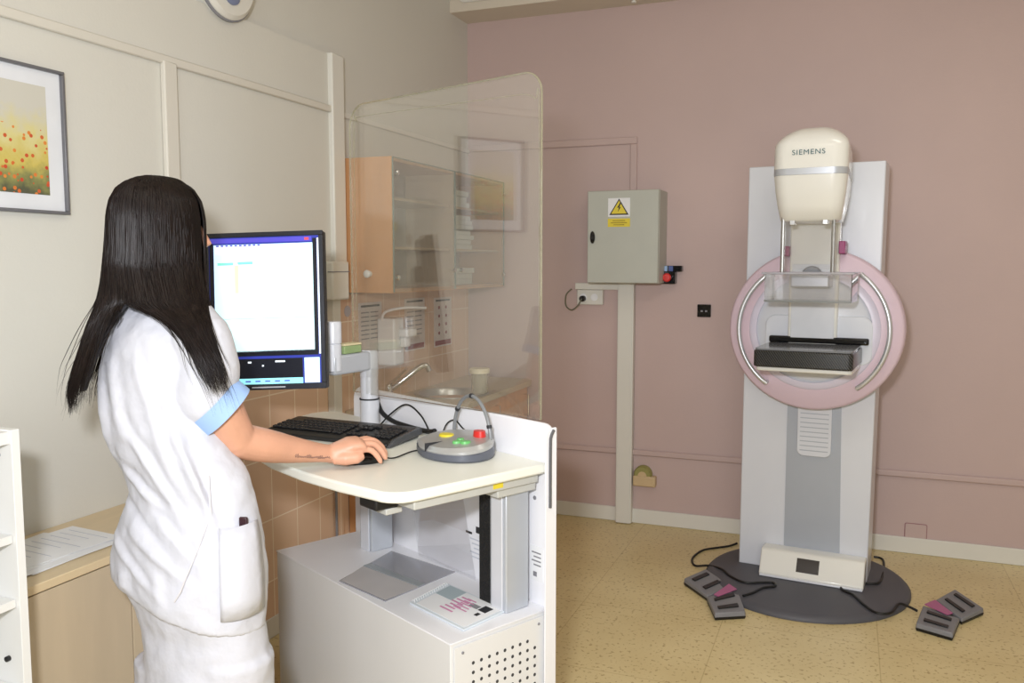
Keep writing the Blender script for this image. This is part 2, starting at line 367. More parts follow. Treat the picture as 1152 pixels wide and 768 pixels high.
# electrical cabinet
def electrical_box():
    X0, X1, Z0, Z1, YF = -1.36, -.962, 1.395, 1.90, 4.60
    t = thing('electrical_cabinet', 'grey metal electrical cabinet with yellow warning stickers on the pink wall', 'electrical cabinet', (-1.16, YB, Z0))
    part('body', MB().box(X0, X1, YF+.02, YB-.001, Z0, Z1), M_box, t, world=True, bevel=.004)
    d = part('door', MB().box(X0+.002, X1-.002, YF, YF+.018, Z0+.002, Z1-.002), M_box, t, world=True, bevel=.004)
    c = at_y(667, 267, YF)
    part('lock', MB().lathe([(.016, 0), (.016, .012), (.010, .018), (.001, .018)], (c.x, YF, c.z), 20, sx=.8, sy=2.1, axis=(0, -1, 0)), M_gloss, d, world=True, label='black oval lock')
    a, e = at_y(684, 223, YF), at_y(709, 242, YF); cx = (a.x+e.x)/2
    b = MB(); b.box(cx-.061, cx+.061, YF-.0012, YF, 1.757, 1.857); b.mi = 1
    tri = lambda s, y, dz=0: [V((cx-.054*s, y, 1.766+dz)), V((cx+.054*s, y, 1.766+dz)), V((cx, y, 1.766+dz+.088*s))]
    b.prism(tri(1, YF-.0012), (0, -.0006, 0)); b.mi = 2
    b.prism(tri(.80, YF-.0018, .007), (0, -.0006, 0)); b.mi = 1
    bolt = [(.006, .062), (-.010, .034), (.000, .036), (-.006, .012), (.011, .040), (.002, .038), (.012, .060)]
    b.prism([V((cx+p[0], YF-.0024, 1.770+p[1])) for p in bolt], (0, -.0006, 0))
    part('warning_sign', b, [M_paper, M_ink, M_yel2], d, world=True, smooth=False, label='white sticker with yellow high voltage triangle')
    b = MB(); b.box(cx-.062, cx+.062, YF-.0012, YF, 1.702, 1.747); b.mi = 1
    for k, w in ((0, .035), (1, .045), (2, .03)): b.box(cx-w, cx+w, YF-.0018, YF-.0012, 1.733-.011*k, 1.737-.011*k)
    part('warning_text_label', b, [M_yel2, mat('olive_ink', (150, 130, 40), .6)], d, world=True, smooth=False, label='yellow label with small print')
electrical_box()
# emergency switch and key strip
p = at_y(752, 312, 4.78)
t = thing('emergency_switch', 'black switch box with a red button beside the electrical cabinet', 'switch', (p.x, YB, p.z-.03))
part('body', MB().box(p.x-.037, p.x+.04, 4.76, YB-.001, p.z-.035, p.z+.034), M_gloss, t, world=True, bevel=.004)
part('button', MB().lathe([(.014, 0), (.014, .012), (.024, .014), (.024, .024), (.018, .030), (.001, .031)], (p.x-.002, 4.76, p.z), 20, axis=(0, -1, 0)), M_red, t, world=True, label='red mushroom button')
a, e = at_y(741, 298, 4.78), at_y(767, 306, 4.78)
b = MB(); b.box(a.x, e.x, 4.775, YB-.001, e.z+.003, a.z-.004); b.mi = 1; b.box(a.x+.02, a.x+.05, 4.772, 4.776, e.z+.004, a.z-.005); b.mi = 2
b.box(a.x+.057, a.x+.082, 4.772, 4.776, e.z+.004, a.z-.005)
solo('indicator_strip', b, [M_gloss, mat('pale_blue', (160, 190, 225), .4), mat('mid_blue', (70, 90, 150), .4)], 'narrow black strip with pale blue panels above the red button switch', 'indicator', bevel=.002)
# sockets
a, e = at_y(647, 318, 4.79), at_y(694, 326, 4.79)
solo('horizontal_duct', MB().box(a.x, -1.228, 4.79, YB-.001, e.z, 1.392), M_trim, 'short cream horizontal duct under the electrical cabinet', 'duct', bevel=.003)
p0, p1 = at_y(649, 326, 4.79), at_y(678, 343, 4.79)
t = thing('wall_socket', 'white double wall socket below the left side of electrical cabinet', 'socket', ((p0.x+p1.x)/2, YB, p1.z))
part('faceplate', MB().box(p0.x, p1.x, 4.79, YB-.001, p1.z, e.z-.001), M_trim, t, world=True, bevel=.005)
for k in (0, 1):
    part('socket_recess', MB().lathe([(.021, 0), (.021, .003), (.018, .004), (.001, .001)], (p0.x+.04+.065*k, 4.79, (p1.z+e.z)/2), 20, axis=(0, -1, 0)), M_paper, t, world=True)
pl = part('plug', MB().lathe([(.017, 0), (.017, .028), (.010, .036), (.001, .036)], (p0.x+.04, 4.786, (p1.z+e.z)/2-.008), 16, axis=(0, -1, 0)), M_black, t, world=True, label='black plug')
cz = (p1.z+e.z)/2-.008
solo('power_cord', MB().tube(spline([(p0.x+.04, 4.752, cz), (p0.x+.02, 4.74, cz-.04), (p0.x-.02, 4.75, cz-.065), (p0.x-.06, 4.77, cz-.04), (p0.x-.062, 4.78, cz+.02), (p0.x-.03, 4.785, cz+.055)]), .004, 8), mat('grey_green_cord', (110, 110, 90), .5),
     'loop of thin grey cord hanging from the white wall socket', 'cord')
p = at_y(792, 349.5, YB-.01)
t = thing('black_wall_socket', 'small square black socket on pink wall left of the imaging unit', 'socket', (p.x, YB, p.z-.036))
part('faceplate', MB().box(p.x-.037, p.x+.037, YB-.012, YB-.001, p.z-.035, p.z+.035), M_gloss, t, world=True, bevel=.003)
for k in (-1, 1): part('port', MB().box(p.x+k*.012-.006, p.x+k*.012+.006, YB-.014, YB-.012, p.z-.006, p.z+.003), M_greyink, t, world=True, label='small grey port')
p = at_y(725, 540, 4.79)
t = thing('low_wall_socket', 'beige outlet box with olive round cap low on pink wall beside duct', 'socket', (p.x, YB, p.z-.04))
part('box', MB().box(p.x-.065, p.x+.065, 4.775, YB-.001, p.z-.035, p.z+.025), mat('beige_plastic', (205, 180, 140), .45), t, world=True, bevel=.006)
part('cap', MB().lathe([(.052, 0), (.052, .03), (.045, .04), (.001, .04)], (p.x-.012, YB-.002, p.z+.03), 24, axis=(0, -1, 0)), mat('olive_plastic', (150, 145, 85), .5), t, world=True, label='olive round cap')
part('cap_opening', MB().lathe([(.026, .0), (.026, .043), (.001, .043)], (p.x-.012, YB-.002, p.z+.025), 20, axis=(0, -1, 0)), mat('beige_plastic', (205, 180, 140), .45), t, world=True)
p = at_y(1030, 600, YB)
b = MB(); b.prism(rrect(p.x-.05, p.x+.05, p.z-.05, p.z+.05, .008, f=lambda x, z: V((x, YB-.0005, z))), (0, -.006, 0))
t = thing('blank_cover_plate', 'pink blank cover plate above the skirting right of the imaging unit', 'cover plate', (p.x, YB, p.z-.05))
part('plate', b, M_pinktrim, t, world=True, bevel=.0015)
part('gap', MB().prism(rrect(p.x-.054, p.x+.054, p.z-.054, p.z+.054, .01, f=lambda x, z: V((x, YB-.0003, z))), (0, -.002, 0)), mat('rose_shadow_gap', (160, 120, 122), .6), t, world=True)

# ================================================================== SINK CORNER
def wall_cabinet():
    X0, X1, Y0, Y1, Z0, Z1 = XW+.001, -1.90, 3.385, 4.70, 1.37, 1.975
    t = thing('wall_cabinet', 'beech wall cabinet with glass doors above the sink', 'cabinet', (XW, (Y0+Y1)/2, Z0))
    s = .019
    part('side_panel', MB().box(X0, X1, Y0, Y0+s, Z0, Z1), M_beech, t, world=True, bevel=.001)
    part('side_panel', MB().box(X0, X1, Y1-s, Y1, Z0, Z1), M_beech, t, world=True, bevel=.001)
    part('top_panel', MB().box(X0, X1, Y0+s, Y1-s, Z1-s, Z1), M_beech, t, world=True, bevel=.001)
    part('bottom_panel', MB().box(X0, X1, Y0+s, Y1-s, Z0, Z0+s), M_beech, t, world=True, bevel=.001)
    part('back_panel', MB().box(X0, X0+.006, Y0+s, Y1-s, Z0+s, Z1-s), mat('pale_back_panel', (196, 182, 170), .6), t, world=True)
    part('divider', MB().box(X0+.006, X1, 4.02, 4.04, Z0+s, Z1-s), M_beechin, t, world=True)
    for z in (1.58, 1.80):
        for (a, c) in ((Y0+s, 4.02), (4.04, Y1-s)): part('shelf', MB().box(X0+.006, X1-.02, a, c, z-.012, z), M_beechin, t, world=True)
    for (a, c, h) in ((Y0+.004, 4.027, Y0+.012), (4.033, Y1-.004, Y1-.03)):
        d = part('glass_door', MB().box(X1+.002, X1+.007, a, c, Z0+.004, Z1-.004), G_cab, t, world=True)
        part('glass_edge', MB().box(X1+.0015, X1+.0075, a-.002, a+.002, Z0+.004, Z1-.004).box(X1+.0015, X1+.0075, c-.002, c+.002, Z0+.004, Z1-.004).box(X1+.0015, X1+.0075, a, c, Z1-.006, Z1-.002), G_cabedge, d, world=True)
        for z in (Z0+.07, Z1-.07): part('hinge', MB().lathe([(.013, 0), (.013, .008), (.008, .012), (.001, .012)], (X1+.007, h+.02, z), 16, axis=(1, 0, 0)), M_chrome, d, world=True)
        part('handle', MB().lathe([(.006, 0), (.006, .01), (.011, .012), (.011, .02), (.001, .021)], (X1+.007, (c-.04) if a < 4 else (a+.04), Z0+.10), 16, axis=(1, 0, 0)), M_chrome, d, world=True)
    # contents
    for z, n, y, w, dh in ((1.58, 7, 4.07, .31, .026), (1.801, 3, 4.08, .25, .030), (1.39, 3, 4.12, .28, .030)):
        for k in range(n):
            j = random.uniform(-.012, .012); zz = z+.001+k*dh
            b = MB().box(X0+.03, X1-.05+j, y+j, y+w+j, zz, zz+dh-.002)
            solo('paper_box', b, mat('carton_white', (226, 224, 216), .6), 'flat white carton in the stack on the %s of glass cabinet' % {1.58: 'middle shelf', 1.801: 'upper shelf', 1.39: 'bottom'}[z], 'box', 'white cartons on the %s of the cabinet' % {1.58: 'middle shelf', 1.801: 'upper shelf', 1.39: 'bottom'}[z], bevel=.001)
    return t
wall_cabinet()
# small raised white dot on the cabinet side
p = at_y(416, 308, 3.385)
t = thing('white_dot', 'small round white dot on the side of the wall cabinet', 'hook', p)
part('rose', MB().lathe([(.013, 0), (.013, .004), (.001, .005)], (p.x, 3.385, p.z), 20, axis=(0, -1, 0)), M_trim, t, world=True)
part('knob', MB().lathe([(.008, 0), (.008, .012), (.016, .014), (.018, .022), (.010, .028), (.001, .029)], (p.x, 3.381, p.z), 20, axis=(0, -1, 0)), M_white, t, world=True)

def sink_unit():
    Zt = .82; X1 = -1.73
    t = thing('sink_cabinet', 'beech base cabinet under the sink counter in the corner', 'cabinet', (-1.95, 4.1, 0))
    part('body', MB().box(XW+.012, X1-.05, 3.42, 4.74, .09, Zt-.034), M_beech, t, world=True, bevel=.001)
    part('plinth', MB().box(XW+.02, X1-.09, 3.44, 4.72, 0, .09), M_black, t, world=True)
    for y in (3.425, 3.865, 4.305):
        d = part('door', MB().box(X1-.05, X1-.032, y, y+.435, .10, Zt-.04), M_beech, t, world=True, bevel=.002)
        part('handle', MB().tube([(X1-.032, y+.38, .62), (X1-.005, y+.38, .62), (X1-.005, y+.38, .74), (X1-.032, y+.38, .74)], .004, 8), M_chrome, d, world=True)
    t2 = thing('sink_counter', 'speckled beige counter with round steel sink behind the glass shield', 'counter', (-1.95, 4.1, Zt-.03))
    c = V((-1.945, 4.08)); R = .18; seg = 40
    outer = rrect(XW+.012, X1, 3.40, 4.77, (.06, .06, .005, .005), 6)
    b = bmesh.new()
    def loop(pts, z): return [b.verts.new((p[0], p[1], z)) for p in pts]
    circ = [(c.x+R*math.cos(2*math.pi*k/seg), c.y+R*math.sin(2*math.pi*k/seg)) for k in range(seg)]
    for z, fl in ((Zt, 0), (Zt-.032, 1)):
        o = loop(outer, z); i = loop(circ, z)
        ed = [b.edges.new((o[k], o[(k+1) % len(o)])) for k in range(len(o))]+[b.edges.new((i[k], i[(k+1) % seg])) for k in range(seg)]
        bmesh.ops.triangle_fill(b, use_beauty=True, edges=ed)
        if not fl: T = (o, i)
        else: Bt = (o, i)
    for q in (0, 1):
        n = len(T[q])
        for k in range(n): b.faces.new((T[q][k], T[q][(k+1) % n], Bt[q][(k+1) % n], Bt[q][k]))
    part('worktop', b, M_counter, t2, world=True, ang=30)
    part('sink_bowl', MB().lathe([(.001, -.13), (.11, -.13), (.15, -.11), (.17, -.01), (.178, .002), (.197, .004), (.198, .001), (.180, -.001), (.175, -.01), (.15, -.115), (.11, -.136), (.001, -.136)], (c.x, c.y, Zt), 48), M_steel, t2, world=True)
    # faucet
    t3 = thing('faucet', 'chrome mixer tap with long slanting spout over the round sink', 'tap', (-2.12, 3.93, Zt))
    bx = V((-2.10, 3.69, Zt))
    part('body', MB().lathe([(.026, 0), (.026, .01), (.020, .02), (.020, .075), (.014, .09), (.001, .092)], bx, 20), M_chrome, t3, world=True)
    part('spout', MB().tube(spline([bx+V((0, 0, .06)), bx+V((.05, .03, .10)), bx+V((.12, .08, .165)), bx+V((.15, .105, .178)), bx+V((.165, .115, .150))], 6), .014, 12), M_chrome, t3, world=True)
    part('lever', MB().tube([bx+V((0, 0, .09)), bx+V((.05, -.01, .125)), bx+V((.11, -.02, .175))], [.009, .008, .006], 10), M_chrome, t3, world=True)
    # jar with cream lid
    j = V((-1.80, 4.12, Zt))
    t4 = thing('glass_jar', 'translucent jar with cream lid on the counter right of the sink', 'jar', j)
    part('body', MB().lathe([(.001, 0), (.040, 0), (.044, .006), (.044, .11), (.042, .11), (.041, .008), (.001, .006)], j, 28), glass('jar_glass', (.9, .88, .78), 1, 1.5, haze=.3, hazecol=(.8, .76, .62)), t4, world=True)
    part('lid', MB().lathe([(.001, .135), (.050, .135), (.053, .130), (.053, .11), (.001, .11)], j, 28), mat('cream_lid', (236, 226, 194), .45), t4, world=True)
sink_unit()
# soap dispenser
t = thing('soap_dispenser', 'white wall soap dispenser with lever arm on the tiles above the tap', 'dispenser', (-2.1, 3.78, .99))
part('body', MB().box(-2.171, -2.07, 3.70, 3.80, 1.0, 1.235), M_white, t, world=True, bevel=.012, seg=3)
part('lever', MB().tube(spline([(-2.14, 3.70, 1.22), (-2.13, 3.72, 1.265), (-2.05, 3.78, 1.285), (-1.99, 3.88, 1.28)], 6), .007, 10), M_white, t, world=True)
part('nozzle', MB().box(-2.07, -2.02, 3.74, 3.84, 1.14, 1.18).box(-2.07, -2.035, 3.75, 3.80, 1.09, 1.14), M_white, t, world=True, bevel=.006)
part('button', MB().box(-2.072, -2.064, 3.805, 3.825, 1.07, 1.12), M_greyink, t, world=True, label='small grey mark')
# posters on tiles
def poster(xa, xb, ya, yb, label, dark, red):
    p, q = at_x(xa, ya, XW+.009), at_x(xb, yb, XW+.009); y0, y1 = p.y, q.y; z1, z0 = at_x(xa, ya, XW+.009).z, at_x(xa, yb, XW+.009).z
    x = XW+.0085; b = MB(); b.box(x, x+.0012, y0, y1, z0, z1); b.mi = 1
    w = y1-y0
    b.box(x+.0012, x+.0018, y0+.1*w, y1-.1*w, z1-.022, z1-.012)
    n = 7
    for k in range(n):
        zz = z1-.045-k*(z1-z0-.11)/n
        for c in (.28, .68):
            if dark:
                b.mi = 1 if (k+int(c*10)) % 2 else 2
                if k % 2 == 0: b.prism([V((x+.0012, y0+c*w+.012*math.cos(q), zz-.012+.010*math.sin(q))) for q in [i*math.pi/4 for i in range(8)]], (.0006, 0, 0))
            else:
                b.mi = 3; b.box(x+.0012, x+.0018, y0+(c-.18)*w, y0+(c+.16)*w, zz-.006, zz)
    b.mi = 2; b.box(x+.0012, x+.0018, y0+.05*w, y1-.05*w, z0+.008, z0+(.035 if red else .018))
    solo('poster', b, [mat('poster_paper', (220, 212, 208), .5), M_ink, mat('maroon_ink', (140, 50, 60), .6), M_greyink], label, 'poster', smooth=False)
poster(403, 430, 341, 402, 'pale instruction sheet on tiles left of the soap dispenser', False, False)
poster(455, 478, 336, 396, 'instruction sheet with maroon footer on tiles right of soap dispenser', False, True)
poster(488, 508, 335, 391, 'poster with dark round pictures and maroon footer, rightmost on tiles', True, True)
p = at_x(391, 350, XW+.01)
solo('round_sticker', MB().lathe([(.026, 0), (.026, .002), (.018, .0025), (.001, .0025)], (XW+.0085, p.y, p.z), 24, axis=(1, 0, 0)), mat('pale_sticker', (190, 185, 190), .5), 'small round grey sticker on the tiles below the wall cabinet', 'sticker')

# ================================================================== LEFT FOREGROUND FURNITURE
def low_cabinet():
    X0, X1, Y0, Y1, Zt = XP+.001, -1.775, 1.34, 2.10, .742
    t = thing('low_cabinet', 'pale maple low cabinet against the left wall behind the person', 'cabinet', ((X0+X1)/2, (Y0+Y1)/2, 0))
    part('top', MB().box(X0, X1, Y0, Y1, Zt-.022, Zt), M_mapletop, t, world=True, bevel=.002)
    part('body', MB().box(X0, X1-.02, Y0, Y1-.001, .06, Zt-.022), M_maple, t, world=True)
    part('plinth', MB().box(X0, X1-.05, Y0, Y1, 0, .06), M_maple, t, world=True)
    for a, c in ((Y0+.003, 1.718), (1.722, Y1-.003)):
        d = part('door', MB().box(X1-.02, X1-.004, a, c, .07, Zt-.026), M_maple, t, world=True, bevel=.001)
    for k in range(5):
        r = random.uniform(-.12, .12); cx, cy = -1.97+random.uniform(-.02, .03), 1.61+random.uniform(-.04, .04)
        M = Matrix.Translation((cx, cy, Zt+.0005+.0012*k)) @ Matrix.Rotation(r, 4, 'Z')
        b = MB().box(-.105, .105, -.148, .148, 0, .0008, M)
        if k == 4:
            b.mi = 1
            for i in range(9): b.box(-.08, .08-.04*(i % 3), .12-.028*i-.004, .12-.028*i, .0008, .0011, M)
        solo('paper_sheet', b, [M_paper, mat('pale_grey_ink', (200, 203, 212), .7)], ['white paper sheet in the loose pile on the low cabinet', 'printed white sheet lying topmost in the pile on the low cabinet'][k == 4], 'paper', 'loose papers on the low cabinet' if k < 4 else None, smooth=False)
low_cabinet()
def shelf_unit():
    Y1 = 1.285; X1 = -1.62; X0 = XP+.001; Zt = 1.155
    t = thing('white_shelving_unit', 'white open shelving unit cut by the left photo edge', 'shelf', ((X0+X1)/2, 1.0, 0))
    part('side_panel', MB().box(X0, X1, Y1-.02, Y1, 0, Zt), M_shelf, t, world=True, bevel=.001)
    part('side_panel', MB().box(X0, X1, .50, .52, 0, Zt), M_shelf, t, world=True, bevel=.001)
    part('top_panel', MB().box(X0, X1-.005, .52, Y1-.02, Zt-.03, Zt-.003), M_shelf, t, world=True, bevel=.001)
    part('back_panel', MB().box(X0, X0+.008, .52, Y1-.02, .03, Zt-.03), M_shelf, t, world=True)
    for z in (.93, .79, .60, .42, .22, .05): part('shelf', MB().box(X0+.008, X1-.01, .521, Y1-.021, z-.018, z), M_shelf, t, world=True, bevel=.001)
    for z in (1.10, .655): part('shelf_pin', MB().lathe([(.006, 0), (.006, .008), (.001, .009)], (X1-.04, Y1-.02, z), 12, axis=(0, -1, 0)), M_black, t, world=True, label='small dark peg')
shelf_unit()

# ================================================================== WORKSTATION CART
Ax, Bx = V((-.891, .454, 0)), V((.454, .891, 0))
Mc = Matrix.Translation(Ax*1.69+Bx*1.635) @ Matrix((Ax, -Bx, V((0, 0, 1)))).transposed().to_4x4()
def C(u, v, z): return Mc @ V((u, v, z))
DZ = .95
def cart():
    t = thing('workstation_cart', 'white mobile workstation cart with cream desk and tall clear radiation shield', 'workstation', Mc)
    # tall white back panel
    P = rrect(-.015, 1.03, 0.0, 1.058, (.01, .05, .04, .01), f=lambda x, z: V((x, -.014, z)))
    pn = part('back_panel', MB().prism(P, (0, .014, 0)), M_cart, t, bevel=.004, seg=3)
    part('side_panel', MB().prism(rrect(-.012, .030, 0.0, 1.052, (.005, .028, .004, .005), f=lambda y, z: V((-.020, y, z))), (.005, 0, 0)), M_cart, t, bevel=.001)
    g = MB().tube(spline([(-.0225, .015, .83), (-.0225, .015, 1.00), (-.0225, .012, 1.03), (-.0225, .002, 1.046)], 6), .0042, 8)
    part('edge_gasket', g, mat('dark_grey_gasket', (90, 90, 92), .5), t)
    b = MB(); b.box(.02, .075, .0, .0015, .60, .70)
    b.mi = 1
    for k in range(4): b.box(.028, .066-.008*(k % 2), .0015, .0019, .68-.012*k, .684-.012*k)
    b.box(.045, .06, .0015, .0019, .612, .626)
    part('type_label', b, [M_paper, M_greyink], pn, smooth=False, label='small white label with faint print')
    part('screw', MB().lathe([(.006, 0), (.006, .002), (.001, .003)], (.055, 0, .84), 12, axis=(0, 1, 0)), M_greyink, pn)
    b = MB(); b.mi = 0; b.box(.34, .37, .0, .0012, .665, .672).box(.30, .32, .0, .0012, .675, .695); b.mi = 1
    for k in range(5): b.box(.30, .35-.01*(k % 3), .0, .001, .65-.014*k, .654-.014*k)
    part('printed_marks', b, [M_ink, mat('pale_grey_ink', (200, 203, 212), .7)], pn, smooth=False, label='small dark printed marks')
    # shield
    Ms = Matrix.Translation((.18, -.010, 0)) @ Matrix.Rotation(math.radians(7.5), 4, 'Z')
    P = rrect(-.122, .712, 1.06, 2.030, (.004, .075, .06, .004), 10)
    b = MB(); b.prism([Ms @ V((x, -.006, z)) for x, z in P], Ms.to_3x3() @ V((0, .012, 0)))
    gl = part('glass_shield', b, G_shield, t, smooth=False)
    b = MB(); b.tube([Ms @ V((x, 0, z)) for x, z in P[1:]], .0026, 6)
    part('shield_edge', b, G_edge, gl)
    il = [(.695, -.004, 1.2), (.695, -.004, 1.93), (.68, -.004, 1.975), (.65, -.004, 1.990), (.3, -.004, 1.982), (.0, -.004, 1.975), (-.06, -.004, 1.972), (-.095, -.004, 1.955), (-.110, -.004, 1.91), (-.112, -.004, 1.1)]
    b = MB(); b.tube([Ms @ p for p in spline(il, 6)], .0010, 6)
    part('inner_reflection_line', b, G_edge, gl)  # thin tube added to draw a reflection line inside the glass
    # computer housing
    hs = part('housing', MB().box(0.002, .968, .002, .345, .0, .528), M_cartg, t, bevel=.002)
    part('housing_top', MB().box(0.0, .97, .0015, .347, .528, .532), M_cart, hs, bevel=.001)
    b = MB(); b.box(-.004, .0, .012, .335, .02, .518); b.mi = 1
    for i in range(9):
        for j in range(16):
            yy = .055+i*.0275; zz = .462-j*.026
            if (i*7+j*3) % 23 == 0 and j < 3: continue
            b.prism([V((-.004, yy+.005*math.cos(q), zz+.005*math.sin(q))) for q in [k*math.pi/4 for k in range(8)]], (-.0005, 0, 0))
    part('perforated_panel', b, [M_cartg, mat('vent_dark', (60, 60, 62), .8)], hs, smooth=False, label='end panel with rows of round vent holes')
    for y in (.04, .31): part('screw', MB().lathe([(.004, 0), (.004, .002), (.001, .003)], (-.004, y, .500), 10, axis=(-1, 0, 0)), M_greyink, hs)
    # lifting columns
    for (a, c) in ((.048, .118), (.735, .81)):
        col = part('lifting_column', MB().box(a, c, .03, .115, .532, .875), M_silver, t, bevel=.004)
        part('inner_profile', MB().box(a+.012, c-.012, .115, .120, .532, .870), M_silverl, col, bevel=.002)
    part('cable_chain', MB().box(.120, .170, .05, .112, .532, .872), mat('black_fabric_chain', (14, 14, 15), .8, bump=.6, bscale=120), t, bevel=.003, label='black cable sleeve beside the lifting column')
    b = MB().box(.03, .80, .02, .16, .872, .905).box(.02, .12, .02, .44, .895, .922).box(.70, .80, .02, .40, .895, .922)
    uf = part('under_frame', b, mat('beige_grey_metal', (192, 192, 186), .4), t, bevel=.003)
    part('yellow_sticker', MB().box(.0195, .02, .15, .185, .903, .917), M_yel2, uf)
    b = MB().box(.10, .18, .43, .50, .885, .922)
    part('latch', b, M_black, uf, bevel=.006, label='black plastic catch under the desk')
    part('latch_bracket', MB().box(.10, .15, .42, .47, .870, .886), mat('beige_grey_metal', (192, 192, 186), .4), uf, bevel=.003)
    # desk
    pts = [(0, .003), (0, .40)]+[(.07-.07*math.cos(a), .44+.08*math.sin(a)) for a in [math.radians(x) for x in range(0, 91, 15)]]
    pts += [(.20, .545), (.36, .562), (.55, .560), (.72, .535), (.86, .475), (.97, .38), (1.06, .27), (1.13, .17), (1.165, .10), (1.165, .05), (1.14, .01), (1.10, .003)]
    part('desktop', MB().prism([V((x, y, DZ-.028)) for x, y in pts], (0, 0, .028)), M_desk, t, bevel=.006, seg=3)
    return t
cart()
# monitor, arm and post
def monitor():
    t = thing('computer_monitor', 'black portrait monitor with lit screen on a grey arm over the desk', 'monitor', W(298, 440, 2.66))
    d = 2.65
    # local frame of the screen: centre, right, up, normal (towards viewer)
    TL, TR, BR = W(226.5, 263, d+.01), W(360, 258.5, d), W(367, 436.5, d-.01)
    ex = (TR-TL).normalized(); ez = (TR-BR); ez = (ez-ex*ez.dot(ex)).normalized(); ey = ez.cross(ex)   # ey points away
    w = (TR-TL).length; h = (TR-BR).length; O = BR-ex*w
    Mm = Matrix.Translation(O) @ Matrix((ex, ey, ez)).transposed().to_4x4()
    def mk(f): b = MB(); f(b); b.b.transform(Mm); return b
    hs = part('housing', mk(lambda b: b.box(0, w, .006, .045, 0, h)), M_black, t, world=True, bevel=.006)
    part('back_bulge', mk(lambda b: b.box(.06, w-.06, .045, .08, .10, h-.10)), M_black, hs, world=True, bevel=.02)
    z = .018
    part('bezel', mk(lambda b: b.box(0, w, 0, .006, 0, z).box(0, w, 0, .006, h-.014, h).box(0, .014, 0, .006, z, h-.014).box(w-.014, w, 0, .006, z, h-.014)), mat('bezel_black', (38, 40, 48), .3), hs, world=True, bevel=.002)
    E = lambda n, c, s=1.0: mat(n, c, .3, emit=s, var=0)
    mats = [E('screen_desktop_blue', (40, 50, 140), .7), E('screen_window_white', (205, 238, 244), .80), E('screen_title_purple', (72, 66, 170), .8), E('screen_dark', (8, 10, 22), .5),
            E('screen_teal', (120, 205, 190), .8), E('screen_yellow', (240, 240, 170), .8), E('screen_cyan', (140, 215, 225), .9), E('screen_pale', (225, 236, 246), .85), E('screen_red', (190, 70, 80), .7)]
    def scr(b):
        sx = lambda x: w*(x-226.5)/(134.5); sz = lambda y: h*(437-y)/(177.5)     # screen layout measured on the front face
        def r(i, xa, xb, ya, yb, o): b.mi = i; b.box(sx(xa), sx(xb), .004-o, .0055-o, sz(yb), sz(ya))
        r(0, 231, 357, 265, 432, 0)
        r(2, 232, 348, 266, 271, .0004); r(8, 340, 345, 267, 270, .0008)
        r(3, 232, 236.5, 271, 396, .0004); r(3, 349, 353.5, 268, 396, .0004); r(3, 232, 353, 393, 399, .0005); r(7, 354, 356.5, 268, 398, .0006)
        r(1, 237, 349, 273, 394, .0005)
        r(7, 239, 347, 275, 283, .0009)
        for k in range(10): r(2, 240+k*5.2, 243+k*5.2, 273.3, 275, .0012)
        r(4, 241, 259, 293, 296, .0009); r(4, 264, 281, 292.5, 295.5, .0009); r(5, 260, 265, 296, 328, .0009)
        r(6, 240, 346, 356.3, 356.9, .0009)
        r(3, 232, 335, 402, 430, .0004); r(6, 262, 335, 424, 430.5, .0008); r(1, 337, 354, 402, 430, .0008); r(1, 240, 262, 402, 426, .0006)
        for (xa, xb, y) in ((273, 277, 405), (304, 315, 404.5), (289, 291, 409)): r(7, xa, xb, y, y+1.8, .0008)
        for k in range(5): r(2, 270+k*11, 276+k*11, 426.5, 428, .0011)
    part('screen', mk(scr), mats, hs, world=True, smooth=False, label='lit screen with pale windows and dark taskbar')
    part('buttons', mk(lambda b: b.box(w*.38, w*.66, -.001, .001, .006, .010)), M_silver, hs, world=True)
    # arm
    pc = V((-1.530, 2.553, DZ)); q = W(375, 405, 2.80)
    q.z = 1.185
    part('pivot_cylinder', MB().lathe([(.001, -.03), (.027, -.03), (.027, .055), (.024, .058), (.028, .06), (.028, .125), (.026, .13), (.001, .13)], q, 24), M_silverl, t, world=True, label='light grey pivot cylinder')
    mc = Mm @ V((w/2, .075, h*.42)); 
    part('mount_arm', MB().tube([q+V((0, 0, .03)), V((mc.x, mc.y, q.z+.03))+(mc-q).normalized()*0], .018, 12), M_silver, t, world=True)
    di = (V((pc.x, pc.y, 0))-V((q.x, q.y, 0))); L = di.length; di.normalize(); sd = V((-di.y, di.x, 0))
    Ma = Matrix.Translation(q) @ Matrix((di, sd, V((0, 0, 1)))).transposed().to_4x4()
    b = MB().box(-.02, L, -.024, .024, -.045, .02, Ma)
    part('horizontal_arm', b, M_silver, t, world=True, bevel=.008, seg=3)
    po = thing('monitor_post', 'light grey round post standing on the desk behind the keyboard', 'post', pc)
    part('post', MB().lathe([(.001, 0), (.033, 0), (.033, .088), (.0305, .088), (.0305, .205), (.001, .205)], pc, 32), M_silverl, po, world=True)
    part('collar', MB().lathe([(.0335, .0), (.0345, .0), (.0345, .005), (.0335, .005)], pc+V((0, 0, .086)), 32), M_ink, po, world=True, label='dark thin ring')
    part('cap', MB().lathe([(.0305, .166), (.0315, .168), (.0315, .250), (.028, .258), (.001, .258)], pc, 32), M_silverl, po, world=True)
    s = q + di*.05; s.z = 1.185+.021
    g = thing('eraser_block', 'small green block with cream top lying on the monitor arm', 'block', s)
    Mb = Matrix.Translation(s) @ Matrix((di, sd, V((0, 0, 1)))).transposed().to_4x4()
    b = MB().box(-.02, .065, -.022, .022, 0, .026, Mb); part('body', b, mat('sage_green', (140, 160, 110), .6), g, world=True, bevel=.003)
    b = MB().box(-.02, .065, -.022, .022, .0265, .033, Mb); part('top', b, mat('cream_card', (214, 200, 160), .6), g, world=True, bevel=.001, label='cream top')
monitor()

